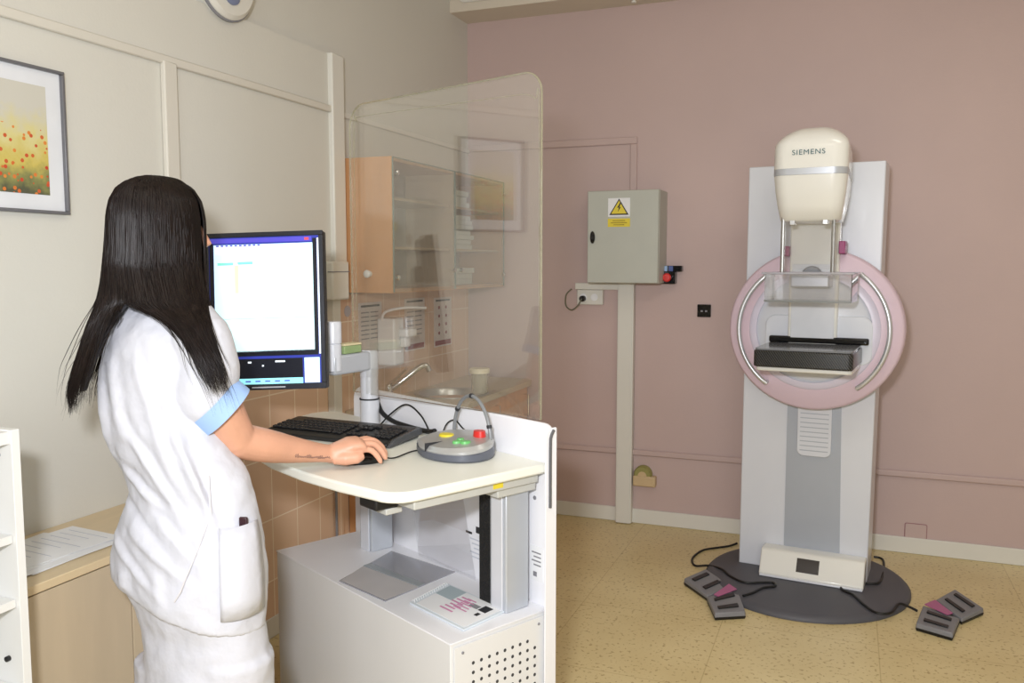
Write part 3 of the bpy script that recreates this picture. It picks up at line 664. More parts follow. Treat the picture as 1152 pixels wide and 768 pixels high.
# keyboard
def keyboard():
    o = C(.455, .235, DZ); ex = (C(.898, .42, DZ)-o).normalized(); ex.z = 0; ex.normalize()     # along the length, to the left
    ey = V((ex.y, -ex.x, 0))                                                                    # away from the person
    if ey.dot(C(.562, .037, DZ)-o) < 0: ey = -ey
    ez = V((0, 0, 1))
    # x to the right from the left end so that the front edge is x axis
    Mk = Matrix.Translation(o+V((0, 0, .001))) @ Matrix((ex, ey, ez)).transposed().to_4x4()
    t = thing('keyboard', 'black full-size computer keyboard on the cream desk', 'keyboard', Mk)
    L, D = .475, .185
    def sec(x, s=0): return [V((x, 0, 0)), V((x, 0, .012)), V((x, .03, .020)), V((x, D-.02, .034)), V((x, D, .032)), V((x, D, 0))]
    b = MB(); b.rings([sec(0), sec(L)]); part('base', b, M_black, t, bevel=.004)
    b = MB(); b.prism([V((0, .0, .006)), V((0, .03, .021)), V((0, D-.01, .036)), V((0, D, .030)), V((0, D, .01)), V((0, 0, .001))], (-.012, 0, 0))
    part('end_trim', b, mat('dark_grey_gloss', (70, 72, 76), .25), t, bevel=.003)
    kb = MB().box(-.0078, .0078, -.0072, .0072, 0, .006); k0 = part('key', kb, M_key, t, bevel=.002)
    k0['label'] = 'black key'; k0.data.name = 'key'
    n = 0; sl = math.atan(.014/(D-.05)); first = True
    cols = [.012+.0183*i for i in range(25)]
    for r in range(6):
        y = .040+r*.0215+(.006 if r == 5 else 0)
        for i, x in enumerate(cols):
            if n >= 99: break
            if i in (5, 9) and r in (2, 3): continue
            if i in (3+1, 8+1) : continue
            if r == 0 and 12 <= i <= 17: continue
            if r in (1,) and i in (5, 6, 7): continue
            if r == 5 and i % 5 == 2: continue
            if r == 5 and i < 5: continue
            if r == 2 and i in (6,7): continue
            k = k0 if first else k0.copy()
            if not first: COL.objects.link(k); k.parent = t
            first = False
            k.location = (x+.006, y, .0205+(y-.03)*.105); k.rotation_euler = (sl, 0, 0); n += 1
    b = MB().box(.235, .34, .033, .047, .0215, .0265); part('space_bar', b, M_key, t, bevel=.002)
    return Mk
keyboard()
# mouse (under the hand)
mo = V((-1.232, 2.030, DZ+.001))+V((-.742, .67, 0))*.013+V((.67, .742, 0))*.004; hd = V((.67, .742, 0)).normalized(); hl = V((-hd.y, hd.x, 0))
Mm = Matrix.Translation(mo) @ Matrix((hd, hl, V((0, 0, 1)))).transposed().to_4x4()
t = thing('computer_mouse', 'black computer mouse held under the right hand on the desk', 'mouse', Mm)
R = []
for z, s in ((0, .95), (.006, 1.0), (.016, .97), (.024, .82), (.029, .5), (.031, .12)):
    R.append([V((.055*s*math.cos(a)*(1 if math.cos(a) > 0 else 1.0), .031*s*math.sin(a), z)) for a in [2*math.pi*k/24 for k in range(24)]])
part('body', MB().rings(R), M_gloss, t)
part('scroll_wheel', MB().lathe([(.006, -.003), (.008, -.002), (.008, .002), (.006, .003)], (.032, 0, .0235), 16, axis=(0, 1, 0)), M_greyink, t)
mf = mo+hd*.055
solo('mouse_cable', MB().tube(spline([mf+V((0, 0, .008)), mf+hd*.03+V((0, 0, .004)), C(.36, .20, DZ+.004), C(.33, .15, DZ+.004), C(.31, .05, DZ+.004), C(.36, .02, DZ+.004)], 8), .0022, 8), M_rubber, 'thin black mouse cable lying across the desk', 'cable')

# control console with arc handle
def console():
    c = C(.258, .125, DZ+.001)
    e1 = V((.80, -.60, 0)).normalized()
    e1 = (C(.155, .13, DZ)-C(.40, .10, DZ)); e1.z = 0; e1.normalize(); e2 = V((-e1.y, e1.x, 0))   # e1 to the right, e2 away
    Mq = Matrix.Translation(c) @ Matrix((e1, e2, V((0, 0, 1)))).transposed().to_4x4() @ Matrix.Scale(1.2, 4)
    t = thing('control_console', 'silver oval control console with coloured buttons on the desk', 'control console', Mq)
    def oval(rx, ry, z, cx=0, cy=0, n=40):
        return [V((cx+rx*math.cos(2*math.pi*k/n), cy+ry*math.sin(2*math.pi*k/n), z+(.010*(cy+ry*math.sin(2*math.pi*k/n))/.1 if z > .018 else 0))) for k in range(n)]
    part('base', MB().rings([oval(.106, .083, 0), oval(.110, .087, .004), oval(.110, .087, .018), oval(.106, .083, .021)]).rings([oval(.045, .055, 0, -.088), oval(.045, .055, .014, -.088), oval(.04, .05, .017, -.088)]), mat('console_dark_grey', (88, 92, 102), .4), t)
    top = part('top_shell', MB().rings([oval(.107, .084, .0215), oval(.108, .085, .029), oval(.098, .076, .038), oval(.05, .04, .041), oval(.001, .001, .042)]), mat('console_silver', (178, 178, 176), .3, metal=.35), t)
    part('side_shell', MB().rings([oval(.043, .053, .0175, -.092), oval(.042, .05, .026, -.090), oval(.02, .03, .030, -.085)]), mat('console_silver', (178, 178, 176), .3, metal=.35), t)
    zz = lambda y: .0415+.010*y/.1
    def but(n, x, y, rx, ry, h, m, lab):
        b = MB().rings([[V((x+rx*s*math.cos(a), y+ry*s*math.sin(a), zz(y)-.006+q)) for a in [2*math.pi*k/24 for k in range(24)]] for s, q in ((1.08, 0), (1.05, .006), (.95, .006+h), (.02, .007+h))])
        part(n, b, m, top, label=lab)
    but('yellow_button', -.035, -.005, .021, .017, .003, M_yellow, 'yellow round button')
    but('red_button', .036, .045, .017, .014, .012, M_red, 'raised red button')
    but('green_button', .044, -.022, .010, .012, .003, M_green, None); but('green_button', .062, -.010, .010, .012, .003, M_green, None); but('green_button', .030, -.005, .008, .009, .003, M_green, None)
    part('seam', MB().box(.004, .0055, -.088, -.03, .018, .037), M_ink, t)
    arc = [V((-.10+.17*(1-math.cos(a))/2, .055, .030+.105*math.sin(a))) for a in [math.pi*k/24 for k in range(25)]]
    h = part('arc_handle', MB().tube(arc, .0045, 10), mat('grey_cable', (130, 132, 134), .4), t, label='grey flexible arc')
    for k in (5, 12, 21): part('clip', MB().tube([arc[k]-(arc[k+1]-arc[k])*.3, arc[k]+(arc[k+1]-arc[k])*.3], .0065, 8), M_ink, h)
console()
# cables on desk behind the console
solo('thick_black_cable', MB().tube(spline([C(.835, .02, DZ+.07), C(.80, .025, DZ+.04), C(.74, .02, DZ+.018), C(.64, .02, DZ+.012), C(.54, .02, DZ+.012), C(.50, .022, DZ+.02)], 8), .008, 10), M_rubber, 'thick black cable from the monitor post along the desk back', 'cable')
solo('thin_cable_loop', MB().tube(spline([C(.76, .06, DZ+.006), C(.72, .04, DZ+.05), C(.66, .02, DZ+.085), C(.58, .02, DZ+.06), C(.53, .02, DZ+.01), C(.50, .04, DZ+.006)], 8), .0028, 8), M_rubber, 'thin black cable rising in a loop behind the keyboard', 'cable')
solo('short_cable_loop', MB().tube(spline([C(.43, .05, DZ+.01), C(.44, .02, DZ+.05), C(.41, .01, DZ+.065), C(.36, .015, DZ+.045), C(.30, .02, DZ+.035)], 8), .0024, 8), M_rubber, 'thin black cable curling up left of the console handle', 'cable')

# things on the housing top
HZ = .5325
def on_top():
    P = [(.33, .325), (.62, .30), (.70, .06), (.385, .012)]
    P = [(.345, .318), (.575, .335), (.70, .06), (.40, .02)]
    t = thing('smoky_folder', 'smoky grey transparent folder lying on the computer housing', 'folder', C(.5, .18, HZ))
    q = [C(x, y, HZ) for x, y in P]
    part('cover', MB().prism(q, (0, 0, .002)), G_folder, t, world=True)
    m0, m1 = (q[0]+q[3])/2, (q[1]+q[2])/2
    d = (q[3]-q[0]).normalized()*.014
    part('sheet', MB().prism([q[0]*.98+q[2]*.02+V((0, 0, .0022)), q[1]*.98+q[3]*.02+V((0, 0, .0022)), m1-d+V((0, 0, .0022)), m0-d+V((0, 0, .0022))], (0, 0, .0006)), mat('warm_grey_sheet', (190, 186, 186), .5), t, world=True, label='warm grey sheet inside')
    part('binder_strip', MB().prism([m0-d+V((0, 0, .003)), m1-d+V((0, 0, .003)), m1+d+V((0, 0, .003)), m0+d+V((0, 0, .003))], (0, 0, .0015)), mat('grey_strip', (150, 156, 160), .3), t, world=True, label='grey centre strip')
    P = [(.036, .275), (.285, .275), (.335, .105), (.06, .10)]
    q = [C(x, y, HZ) for x, y in P]
    t = thing('leaflet_binder', 'spiral-bound clear binder with printed leaflet on the housing corner', 'binder', C(.18, .2, HZ))
    part('cover', MB().prism(q, (0, 0, .006)), mat('blue_white_cover', (214, 222, 228), .35), t, world=True, bevel=.001)
    L = lambda u, v, h: (q[0]*(1-u)+q[1]*u)*(1-v)+(q[3]*(1-u)+q[2]*u)*v+V((0, 0, h))
    def pq(b, u0, u1, v0, v1, h, th=.0005): b.prism([L(u0, v0, h), L(u1, v0, h), L(u1, v1, h), L(u0, v1, h)], (0, 0, th))
    b = MB(); pq(b, .03, .90, .05, .95, .0065, .001); b.mi = 1; pq(b, .62, .90, .55, .95, .0077)
    b.mi = 2
    for k in range(6): pq(b, .40+.03*(k % 2), .62-.02*(k % 3), .25+.1*k, .29+.1*k, .0077)
    for k in range(5): pq(b, .28+.02*k, .50, .42+.09*k, .45+.09*k, .0079)
    b.mi = 3; pq(b, .10, .22, .62, .82, .0077); pq(b, .12, .17, .45, .55, .0077); b.mi = 4; pq(b, .24, .38, .62, .74, .0077)
    part('leaflet', b, [M_paper, mat('grey_blue_print', (168, 184, 190), .4), mat('pink_print', (205, 140, 175), .6), M_ink, M_greyink], t, world=True, smooth=False, label='leaflet with pink lettering and grey blocks')
    b = MB()
    for k in range(16):
        v = .06+.88*k/15; c = L(.965, v, .007)
        ax = (q[1]-q[0]).normalized(); b.tube([c+ax*.006*math.cos(a)+V((0, 0, .005*math.sin(a))) for a in [2*math.pi*i/8 for i in range(9)]], .0008, 5)
    part('spiral', b, M_white, t, world=True)
    # loose clear sheet leaning against the rear panel
    q = [C(.60, .018, HZ+.001), C(.30, .018, HZ+.001), C(.40, .006, .87), C(.69, .006, .87)]
    n = V((.0, 0, 0)) + (-Bx)*.001
    solo('clear_plastic_sleeve', MB().prism(q, n), G_clear, 'clear plastic sleeve leaning against the white panel under the desk', 'plastic sleeve', smooth=False)
on_top()

# ================================================================== MAMMOGRAPHY UNIT
T = V((.994, -.110, 0)).normalized(); N = V((.110, .994, 0)).normalized()
Mu = Matrix.Translation((-.468, 4.269, 0)) @ Matrix((T, N, V((0, 0, 1)))).transposed().to_4x4()
def unit():
    t = thing('mammography_unit', 'white mammography machine with rose ring standing at the pink wall', 'mammography machine', Mu)
    cx, cz = .336, 1.205
    # column
    bl, br, tl, tr = (0, .028), (.589, .028), (.004, 1.958), (.604, 1.958)
    b = MB()
    b.prism([V((bl[0], 0, bl[1])), V((br[0], 0, br[1])), V((tr[0], 0, tr[1])), V((tl[0], 0, tl[1]))], (0, .20, 0))
    cb = part('column', b, M_unit, t, bevel=.006, seg=3)
    part('grey_track', MB().prism([V((.214, -.004, .10)), V((.468, -.004, .10)), V((.450, -.004, .98)), V((.212, -.004, .98))], (0, .004, 0)), M_unitstrip, cb, label='grey-blue vertical strip')
    P = rrect(.262, .415, .600, .98, (.03, .0, .0, .03), f=lambda x, z: V((x, -.018, z)))
    sl = part('slatted_cover', MB().prism(P, (0, .014, 0)), M_unit, cb, bevel=.003)
    b = MB()
    for k in range(9): b.box(.275, .402, -.0195, -.018, .625+.022*k, .629+.022*k)
    part('slat_groove', b, M_unitstrip, sl)
    # base plate
    R = []
    for s, z in ((1.0, .001), (1.0, .012), (.975, .024), (.93, .03), (.02, .03)):
        R.append([V((.322+.458*s*math.cos(a), -.045+.49*s*math.sin(a), z)) for a in [2*math.pi*k/72 for k in range(72)]])
    part('base_plate', MB().rings(R), M_rubbergrey, t, ang=60, label='dark grey oval base plate')
    b = MB(); b.prism([V((.125, 0, .031)), V((.125, -.130, .031)), V((.125, -.140, .045)), V((.125, -.085, .147)), V((.125, -.070, .152)), V((.125, 0, .150))], (.462, 0, 0))
    fb = part('foot_box', b, M_unithead, t, bevel=.006, seg=3)
    b = MB(); b.prism([V((x_, -.140+.055*k_-.0005, .045+.102*k_)) for x_, k_ in ((.292, .28), (.392, .28), (.392, .82), (.292, .82))], (0, -.002, -.002)); part('display_window', b, mat('dark_window', (58, 54, 54), .25), fb, label='dark rectangular window')
    part('lip', MB().box(.128, .585, -.144, -.13, .031, .042), M_unit, fb, bevel=.004)
    # ring (gantry disc)
    def ann(ro, ri, y0, y1, n=72):
        R = []
        for r, y in ((ri, y0), (ro-.012, y0), (ro, y0+.012), (ro, y1), (ri, y1), (ri, y0)):
            R.append([V((cx+r*math.cos(2*math.pi*k/n), y, cz+r*.965*math.sin(2*math.pi*k/n))) for k in range(n)])
        return MB().rings(R, cap=False)
    part('ring', ann(.379, .262, -.13, -.02), M_rosering, t, ang=50, label='rose outer ring')
    part('inner_ring', ann(.288, .250, -.138, -.08), M_lav, t, ang=50, label='pale lavender inner ring')
    R = []
    for r, y in ((.262, -.02), (.262, -.115), (.250, -.128), (.01, -.132)): R.append([V((cx+r*math.cos(2*math.pi*k/64), y, cz+r*.965*math.sin(2*math.pi*k/64))) for k in range(64)])
    dc = part('disc', MB().rings(R), M_unit, t, ang=50)
    for sg, a0, a1 in ((-1, 128, 232), (1, 52, -52)):
        P = [V((cx+.322*math.cos(math.radians(a0+(a1-a0)*k/24)), -.165-.012*math.sin(math.pi*k/24), cz+.316*math.sin(math.radians(a0+(a1-a0)*k/24)))) for k in range(25)]
        P = [P[0]+V((0, .04, 0))]+P+[P[-1]+V((0, .04, 0))]
        part('hand_rail', MB().tube(P, .0105, 14), mat('satin_silver', (206, 208, 212), .3, metal=.6), t, label='curved steel grab rail')
    # C-arm
    b = MB().box(.232, .442, -.17, -.12, 1.10, 1.86)
    ar = part('c_arm', b, M_unithead, t, bevel=.008, seg=3)
    b = MB(); b.box(.245, .43, -.175, -.17, 1.17, 1.50); part('arm_insert', b, mat('pale_grey_plastic', (214, 216, 220), .3), ar, bevel=.002)
    part('knob', MB().lathe([(.044, 0), (.044, .02), (.038, .026), (.001, .026)], (.332, -.175, 1.448), 32, axis=(0, -1, 0)), mat('knob_grey', (138, 140, 146), .4), ar, label='grey round knob')
    part('magenta_tab', MB().box(.442, .468, -.20, -.12, 1.545, 1.60), M_mag, ar, bevel=.003, label='magenta tab')
    part('magenta_tab', MB().box(.205, .232, -.20, -.12, 1.535, 1.58), M_mag, ar, bevel=.003, label='magenta tab')
    # tube head
    def sec(z, w, y0, y1, r=.055, n=7, c=.356):
        return rrect(c-w/2, c+w/2, y0, y1, r, n, f=lambda x, y: V((c+(x-c)*(1-.26*(y-y0)/(y1-y0)), y, z)))
    S = [(1.676, .236, -.46, -.16, .05), (1.682, .252, -.475, -.12, .055), (1.74, .272, -.495, -.06, .06), (1.80, .288, -.508, -.02, .062), (1.862, .300, -.516, -.02, .065)]
    hd_ = part('tube_head', MB().rings([sec(z, w, a, c_, r) for z, w, a, c_, r in S]), M_unithead, t, ang=50)
    part('silver_band', MB().rings([sec(z, .303, -.518, -.02, .066) for z in (1.8625, 1.888)]), M_silver, hd_, label='silver band')
    S = [(1.8885, .302, -.516, -.02, .065), (1.972, .302, -.512, -.02, .065), (1.988, .298, -.510, -.02, .065), (2.005, .284, -.503, -.03, .07), (2.024, .254, -.488, -.05, .075), (2.042, .208, -.465, -.08, .07), (2.056, .150, -.435, -.12, .05), (2.065, .09, -.39, -.17, .03), (2.068, .03, -.34, -.24, .01)]
    up = part('head_cover', MB().rings([sec(z, w, a, c_, r) for z, w, a, c_, r in S]), M_unithead, hd_, ang=60)
    P = [V((.356+.08*math.cos(a), -.505-.004, 1.975+.022*math.sin(a))) for a in [math.radians(x) for x in range(20, 161, 10)]]
    # lettering
    cu = bpy.data.curves.new('lettering', 'FONT'); cu.body = 'SIEMENS'; cu.size = .040; cu.extrude = .0004; cu.align_x = 'CENTER'; cu.space_character = 1.12; cu.offset = 0
    to = bpy.data.objects.new('lettering_source', cu); COL.objects.link(to)
    dg = bpy.context.evaluated_depsgraph_get(); me = bpy.data.meshes.new_from_object(to.evaluated_get(dg))
    bpy.data.objects.remove(to)
    w = max(v.co.x for v in me.vertices)-min(v.co.x for v in me.vertices); s = .128/w
    for v in me.vertices: v.co = V((.354+v.co.x*s, -.5165-v.co.z, 1.942+v.co.y*s*.9))
    me.materials.append(mat('teal_grey_ink', (60, 96, 100), .5)); lo = bpy.data.objects.new('lettering', me); COL.objects.link(lo); lo.parent = up; lo['label'] = 'dark teal lettering on the head'
    # face shield with two rods
    fs = part('face_shield', MB().box(.262, .446, -.46, -.456, 1.478, 1.68), G_clear, t)
    for x in (.252, .452): part('rod', MB().tube([(x, -.458, 1.70), (x, -.458, 1.46)], .008, 10), M_steel, fs, label='thin steel rod')
    for x in (.29, .42): part('clip', MB().box(x-.012, x+.012, -.47, -.45, 1.66, 1.69), M_steel, fs, bevel=.003)
    # compression paddle (open clear tray)
    x0, x1, y0, y1, z0, z1 = .190, .535, -.50, -.30, 1.345, 1.462
    b = MB().box(x0, x1, y0, y1, z0, z0+.004).box(x0, x1, y0, y0+.004, z0+.004, z1).box(x0, x0+.004, y0+.004, y1, z0+.004, z1).box(x1-.004, x1, y0+.004, y1, z0+.004, z1).box(x0, x1, y1, y1+.004, z0+.004, z1)
    pd = part('compression_paddle', b, G_clear, t, smooth=False, label='clear compression paddle tray')
    rim = [V((x0-.008, y0-.008, z1)), V((x1+.008, y0-.008, z1)), V((x1+.008, y1, z1)), V((x0-.008, y1, z1)), V((x0-.008, y0-.008, z1))]
    part('rim', MB().tube(rim, .005, 8), glass('clear_rim', (.8, .8, .84), 1.6, 1.5, haze=.35, hazecol=(.75, .75, .8)), pd)
    part('lower_edge', MB().box(x0, x1, y0-.003, y0, z0-.002, z0+.006), mat('grey_edge', (120, 122, 120), .3), pd)
    part('paddle_holder', MB().box(.26, .42, -.30, -.17, 1.40, 1.455), mat('holder_silver', (205, 206, 210), .3, metal=.4), t, bevel=.006)
    # detector
    b = MB().rings([rrect(.15, .548, -.50, -.14, .02, 4, f=lambda x, y, z=z: V((x, y, z))) for z in (1.068, 1.138)])
    dt = part('detector', b, weave_mat(), t, bevel=.006, label='black carbon detector plate', ang=50)
    part('detector_top', MB().rings([rrect(.155, .543, -.495, -.15, .02, 4, f=lambda x, y, z=z: V((x, y, z))) for z in (1.139, 1.146)]), mat('detector_top_grey', (120, 122, 126), .12), dt)  # grey puts the pale reflection on the black top into its colour
    part('rear_lip', MB().box(.150, .575, -.175, -.14, 1.146, 1.176), M_gloss, dt, bevel=.008, seg=3)
    part('detector_tray', MB().rings([rrect(.155, .543, -.47, -.14, .02, 4, f=lambda x, y, z=z: V((x, y, z))) for z in (1.048, 1.066)]), M_unithead, dt, bevel=.004)
    P = rrect(.125, .59, 1.05, 1.27, .05, 8, f=lambda x, z: V((x, -.14, z)))
    part('detector_housing', MB().prism(P, (0, .02, 0)), M_unit, dc, bevel=.008, seg=3)
unit()

def pedal(wings, mag, label):
    """wings: quads on the ground, outer edge first (outer0, outer1, inner1, inner0)"""
    c = sum((V(p) for w in wings for p in w), V((0, 0, 0)))/(4*len(wings)); c.z = 0
    t = thing('foot_pedal', label, 'foot pedal', c)
    for w in wings:
        w = [V(p) for p in w]; H, K, L = V((0, 0, .034)), V((0, 0, .028)), V((0, 0, .012))
        mid = sum(w, V((0, 0, 0)))/4
        part('rubber_base', MB().rings([[p.lerp(mid, .04)+V((0, 0, .001)) for p in w], [p+L for p in w]]), M_black, t, world=True, label='black rubber base')
        hi = [w[0]+H, w[1]+H, w[2]+K, w[3]+K]
        hi2 = [p.lerp(mid+V((0, 0, .031)), .03) for p in hi]
        bd = part('pedal_housing', MB().rings([[p+L+V((0, 0, .0005)) for p in w], hi2]), M_pedal, t, world=True, bevel=.004)
        P = lambda u, v: (hi2[0]*(1-u)+hi2[1]*u)*(1-v)+(hi2[3]*(1-u)+hi2[2]*u)*v
        n = (hi2[1]-hi2[0]).cross(hi2[3]-hi2[0]).normalized(); n = n if n.z > 0 else -n
        for v in (.24, .70):
            q = [P(.16, v-.07), P(.84, v-.07), P(.84, v+.07), P(.16, v+.07)]
            part('pedal_bar', MB().prism([p+n*.0005 for p in q], n*.006), M_black, bd, world=True, bevel=.0025, label='black pedal bar')
    part('centre_cap', MB().prism([V((p[0], p[1], .0335)) for p in mag], (0, 0, .004)), mat('pedal_magenta', (178, 100, 142), .45), t, world=True, bevel=.001, label='magenta centre piece')
g = lambda x, y, z=.017: V((*at_z(x, y, z).xy, 0))
pedal([(g(769, 654), g(794, 643), g(822, 661), g(796, 673)), (g(804, 694), g(839, 692), g(829, 662), g(795, 674))],
      [g(803, 669, .034), g(820, 657, .034), g(829, 663, .034), g(808, 671, .034)], 'grey twin foot pedal on the floor left of the oval base plate')
pedal([(g(1107, 688), g(1074, 666), g(1052, 677), g(1082, 699)), (g(1072, 717), g(1030, 705), g(1038, 683), g(1080, 698))],
      [g(1040, 680, .034), g(1052, 675, .034), g(1072, 690, .034), g(1066, 692, .034)], 'grey twin foot pedal on the floor right of the oval base plate')
def floor_cable(px, label):
    pts = []
    for x, y in px:
        p = at_z(x, y, .006); q = Mu.inverted() @ p
        inside = ((q.x-.322)/.458)**2+((q.y+.045)/.49)**2
        z = .036 if inside < .93 else .022 if inside < 1.06 else .006
        pts.append(at_z(x, y, z))
    solo('pedal_cable', MB().tube(spline(pts, 6), .0055, 8), M_rubber, label, 'cable')
floor_cable([(829, 611), (820, 614), (806, 616), (790, 619), (779, 628), (782, 636), (797, 636), (812, 640), (822, 648), (838, 655), (855, 655), (869, 655), (872, 659), (858, 661), (848, 666), (836, 670)], 'black cable looping from the unit to the left foot pedal')
floor_cable([(983, 626), (993, 629), (994, 641), (989, 655), (972, 656), (955, 657), (946, 659), (949, 664), (960, 669), (972, 680), (986, 689), (1002, 689), (1011, 679), (1022, 682), (1032, 687)], 'black cable looping from the unit to the right foot pedal')

# ================================================================== PERSON
def interp(tab, y):
    for a, b in zip(tab, tab[1:]):
        if a[0] <= y <= b[0]:
            k = (y-a[0])/(b[0]-a[0]); return [p+(q-p)*k for p, q in zip(a, b)]
    return list(tab[0] if y < tab[0][0] else tab[-1])
FD = V((.17, .985, 0)).normalized(); SD = V((.985, -.17, 0)).normalized()       # facing, right side
Rh = V((CR.x, CR.y, 0)).normalized()
def bring(y, xl, xr, d, k=.68, n=32, tilt=0, jit=0, ex=2.3, folds=()):
    """horizontal body ring whose outline spans xl..xr; k = depth / width of the body"""
    c = W((xl+xr)/2, y, d); hw = (W(xr, y, d)-W(xl, y, d)).length/2
    fr, sr = FD.dot(Rh), SD.dot(Rh)
    s = hw/math.sqrt((k*fr)**2+sr**2); R = []
    for i in range(n):
        a = 2*math.pi*i/n; ca, sa = math.cos(a), math.sin(a)
        e = 2/ex; px_, py_ = abs(ca)**e*math.copysign(1, ca), abs(sa)**e*math.copysign(1, sa)
        if ex != 2: q = 1/max(1e-6, math.hypot(px_, py_)) ; q = q**.35; px_, py_ = px_*q, py_*q
        r = 1+jit*math.sin(7*a+y*.13)+jit*.6*math.sin(13*a-y*.2)
        p = c+SD*(s*px_*r)+FD*(s*k*py_*r)
        if folds:
            o = p-c; fx = (xl+xr)/2+(xr-xl)/2*o.dot(Rh)/hw; near = 1 if o.dot(CF) < 0 else .4; add = 0
            for x1, y1, x2, y2, w_, am in folds:
                L2 = (x2-x1)**2+(y2-y1)**2; t_ = ((fx-x1)*(x2-x1)+(y-y1)*(y2-y1))/L2
                if t_ < -.15 or t_ > 1.15: continue
                q_ = ((fx-x1)*(y2-y1)-(y-y1)*(x2-x1))/math.sqrt(L2); e_ = math.sin(math.pi*min(1, max(0, (t_+.15)/1.3)))
                add += am*e_*(math.exp(-(q_/w_)**2)-.7*math.exp(-((q_-1.8*w_)/w_)**2))
            p = p+o.normalized()*add*near
        p.z = c.z+tilt*((p-c).dot(Rh))/hw
        R.append(p)
    return R
D0 = 2.10
def person():
    t = thing('person', 'person with long dark hair in white tunic using the mouse at the desk', 'person', (*(W(215, 600, D0).xy), 0))
    # ---- skin: one continuous surface
    b = MB()
    neck = W(178, 330, D0); hc = W(177.5, 262, D0)
    HF = (Rh*.80+V((CF.x, CF.y, 0)).normalized()*.60).normalized(); HS = V((HF.y, -HF.x, 0))
    Mh = Matrix((HS, HF, V((0, 0, 1)))).transposed()
    b.ball(hc+V((0, 0, .012)), (.074, .094, .106), 24, Mh)                                      # skull
    b.ball(hc+HF*.030+V((0, 0, -.055)), (.056, .066, .062), 20, Mh)                             # jaw
    b.tube([hc+HF*.088+V((0, 0, .03)), hc+HF*.104+V((0, 0, .0)), hc+HF*.115+V((0, 0, -.022)), hc+HF*.098+V((0, 0, -.03))], [.010, .012, .016, .013], 12)   # nose
    b.ball(hc+HF*.086+V((0, 0, -.058)), (.024, .014, .010), 12, Mh); b.ball(hc+HF*.078+V((0, 0, -.098)), (.022, .018, .016), 12, Mh)
    for s in (-1, 1): b.ball(hc+HS*(.075*s)-HF*.005+V((0, 0, -.012)), (.009, .018, .030), 12, Mh)  # ears
    b.tube([hc+V((0, 0, -.06)), neck+V((0, 0, .02)), neck+V((0, 0, -.06))], [.056, .052, .066], 20)
    for y, xl, xr in (): pass
    tors = [(345, 150, 212), (360, 132, 240), (380, 122, 240), (430, 120, 236), (480, 128, 232), (520, 140, 240), (560, 146, 262), (600, 140, 280), (650, 142, 285), (700, 158, 292)]
    b.rings([bring(y, xl, xr, D0, .6, 24) for y, xl, xr in tors])
    sh = W(226, 378, 2.02); el = W(266, 495, 2.10); wr = V((-1.290, 1.950, .990))
    up = spline([sh, W(244, 448, 2.04), el], 6)
    b.tube(up, [.044+.010*min(1, i/6)-.007*max(0, i-6)/6 for i in range(13)], 20)
    b.ball(el, .0455, 16)
    fore = [el.lerp(wr, k/10) + V((0, 0, -.004*math.sin(math.pi*k/10))) for k in range(11)]
    b.tube(fore, [.046, .0475, .0475, .046, .0435, .040, .0365, .033, .0295, .027, .026], 20, flat=.92)
    b.ball(wr, .026, 14)
    # hand
    hdv = V((.67, .742, 0)).normalized(); hlv = V((-hdv.y, hdv.x, 0)); Z = V((0, 0, 1))
    H = lambda f, l, z: wr+hdv*(f*1.03)+hlv*(l*1.08-.004)+Z*(z*1.15+.003*min(1, max(0, f/.05)))
    pr = []
    for f, w_, th, z in ((-.005, .027, .023, 0), (.02, .031, .023, .006), (.045, .038, .022, .013), (.070, .041, .018, .016), (.083, .040, .014, .012)):
        pr.append([H(f, w_*math.cos(a), z+th*math.sin(a)*(1 if math.sin(a) > 0 else .8)) for a in [2*math.pi*k/20 for k in range(20)]])
    b.rings(pr)
    b.tube([H(.0, -.014, -.008), H(.03, -.026, -.010), H(.06, -.032, -.010), H(.075, -.030, -.006)], [.016, .019, .017, .012], 14)
    fingers = [(.029, .088, [(.0, .017), (.026, .016), (.046, -.002), (.058, -.020)], .0098),      # index
               (.0095, .090, [(.0, .018), (.029, .016), (.051, -.002), (.062, -.021)], .0100),
               (-.0105, .087, [(.0, .014), (.026, .012), (.046, -.006), (.056, -.023)], .0096),
               (-.029, .078, [(.0, .006), (.020, .003), (.036, -.012), (.044, -.026)], .0086)]
    for l, f0, ch, r in fingers:
        P = [H(f0-.035, l*.85, .006)]+[H(f0+f, l*(1+.25*i/3)+.003, z) for i, (f, z) in enumerate(ch)]
        b.tube(spline(P, 4), [r*1.1]*5+[r*1.02]*4+[r]*4+[r*.9]*3+[r*.75], 12)
        b.ball(P[-1], r*.78, 10)
    P = [H(.015, .026, .0), H(.040, .043, -.008), H(.064, .048, -.018), H(.084, .045, -.026)]
    b.tube(spline(P, 4), [.013]*4+[.0115]*4+[.0105]*4+[.008], 12); b.ball(P[-1], .0085, 10)
    # left arm (far side, mostly hidden)
    s2 = W(152, 380, 2.20); e2 = W(168, 500, 2.28); w2 = W(212, 520, 2.42)
    b.tube(spline([s2, (s2+e2)/2, e2], 5), [.05-.012*i/10 for i in range(11)], 16); b.ball(e2, .038, 14)
    b.tube([e2, e2.lerp(w2, .3), w2], [.039, .041, .027], 16)
    d2 = (w2-e2).normalized(); l2 = V((-d2.y, d2.x, 0)).normalized()
    b.rings([[w2+d2*f+l2*(w_*math.cos(a))+Z*(.012*math.sin(a)) for a in [2*math.pi*k/14 for k in range(14)]] for f, w_ in ((-.01, .025), (.03, .034), (.07, .038), (.085, .034))])
    for i in range(4):
        l = -.028+.019*i; P = [w2+d2*.075+l2*l, w2+d2*.108+l2*l*1.1-Z*.004, w2+d2*.135+l2*l*1.15-Z*.018]
        b.tube(P, [.0095, .009, .007], 10)
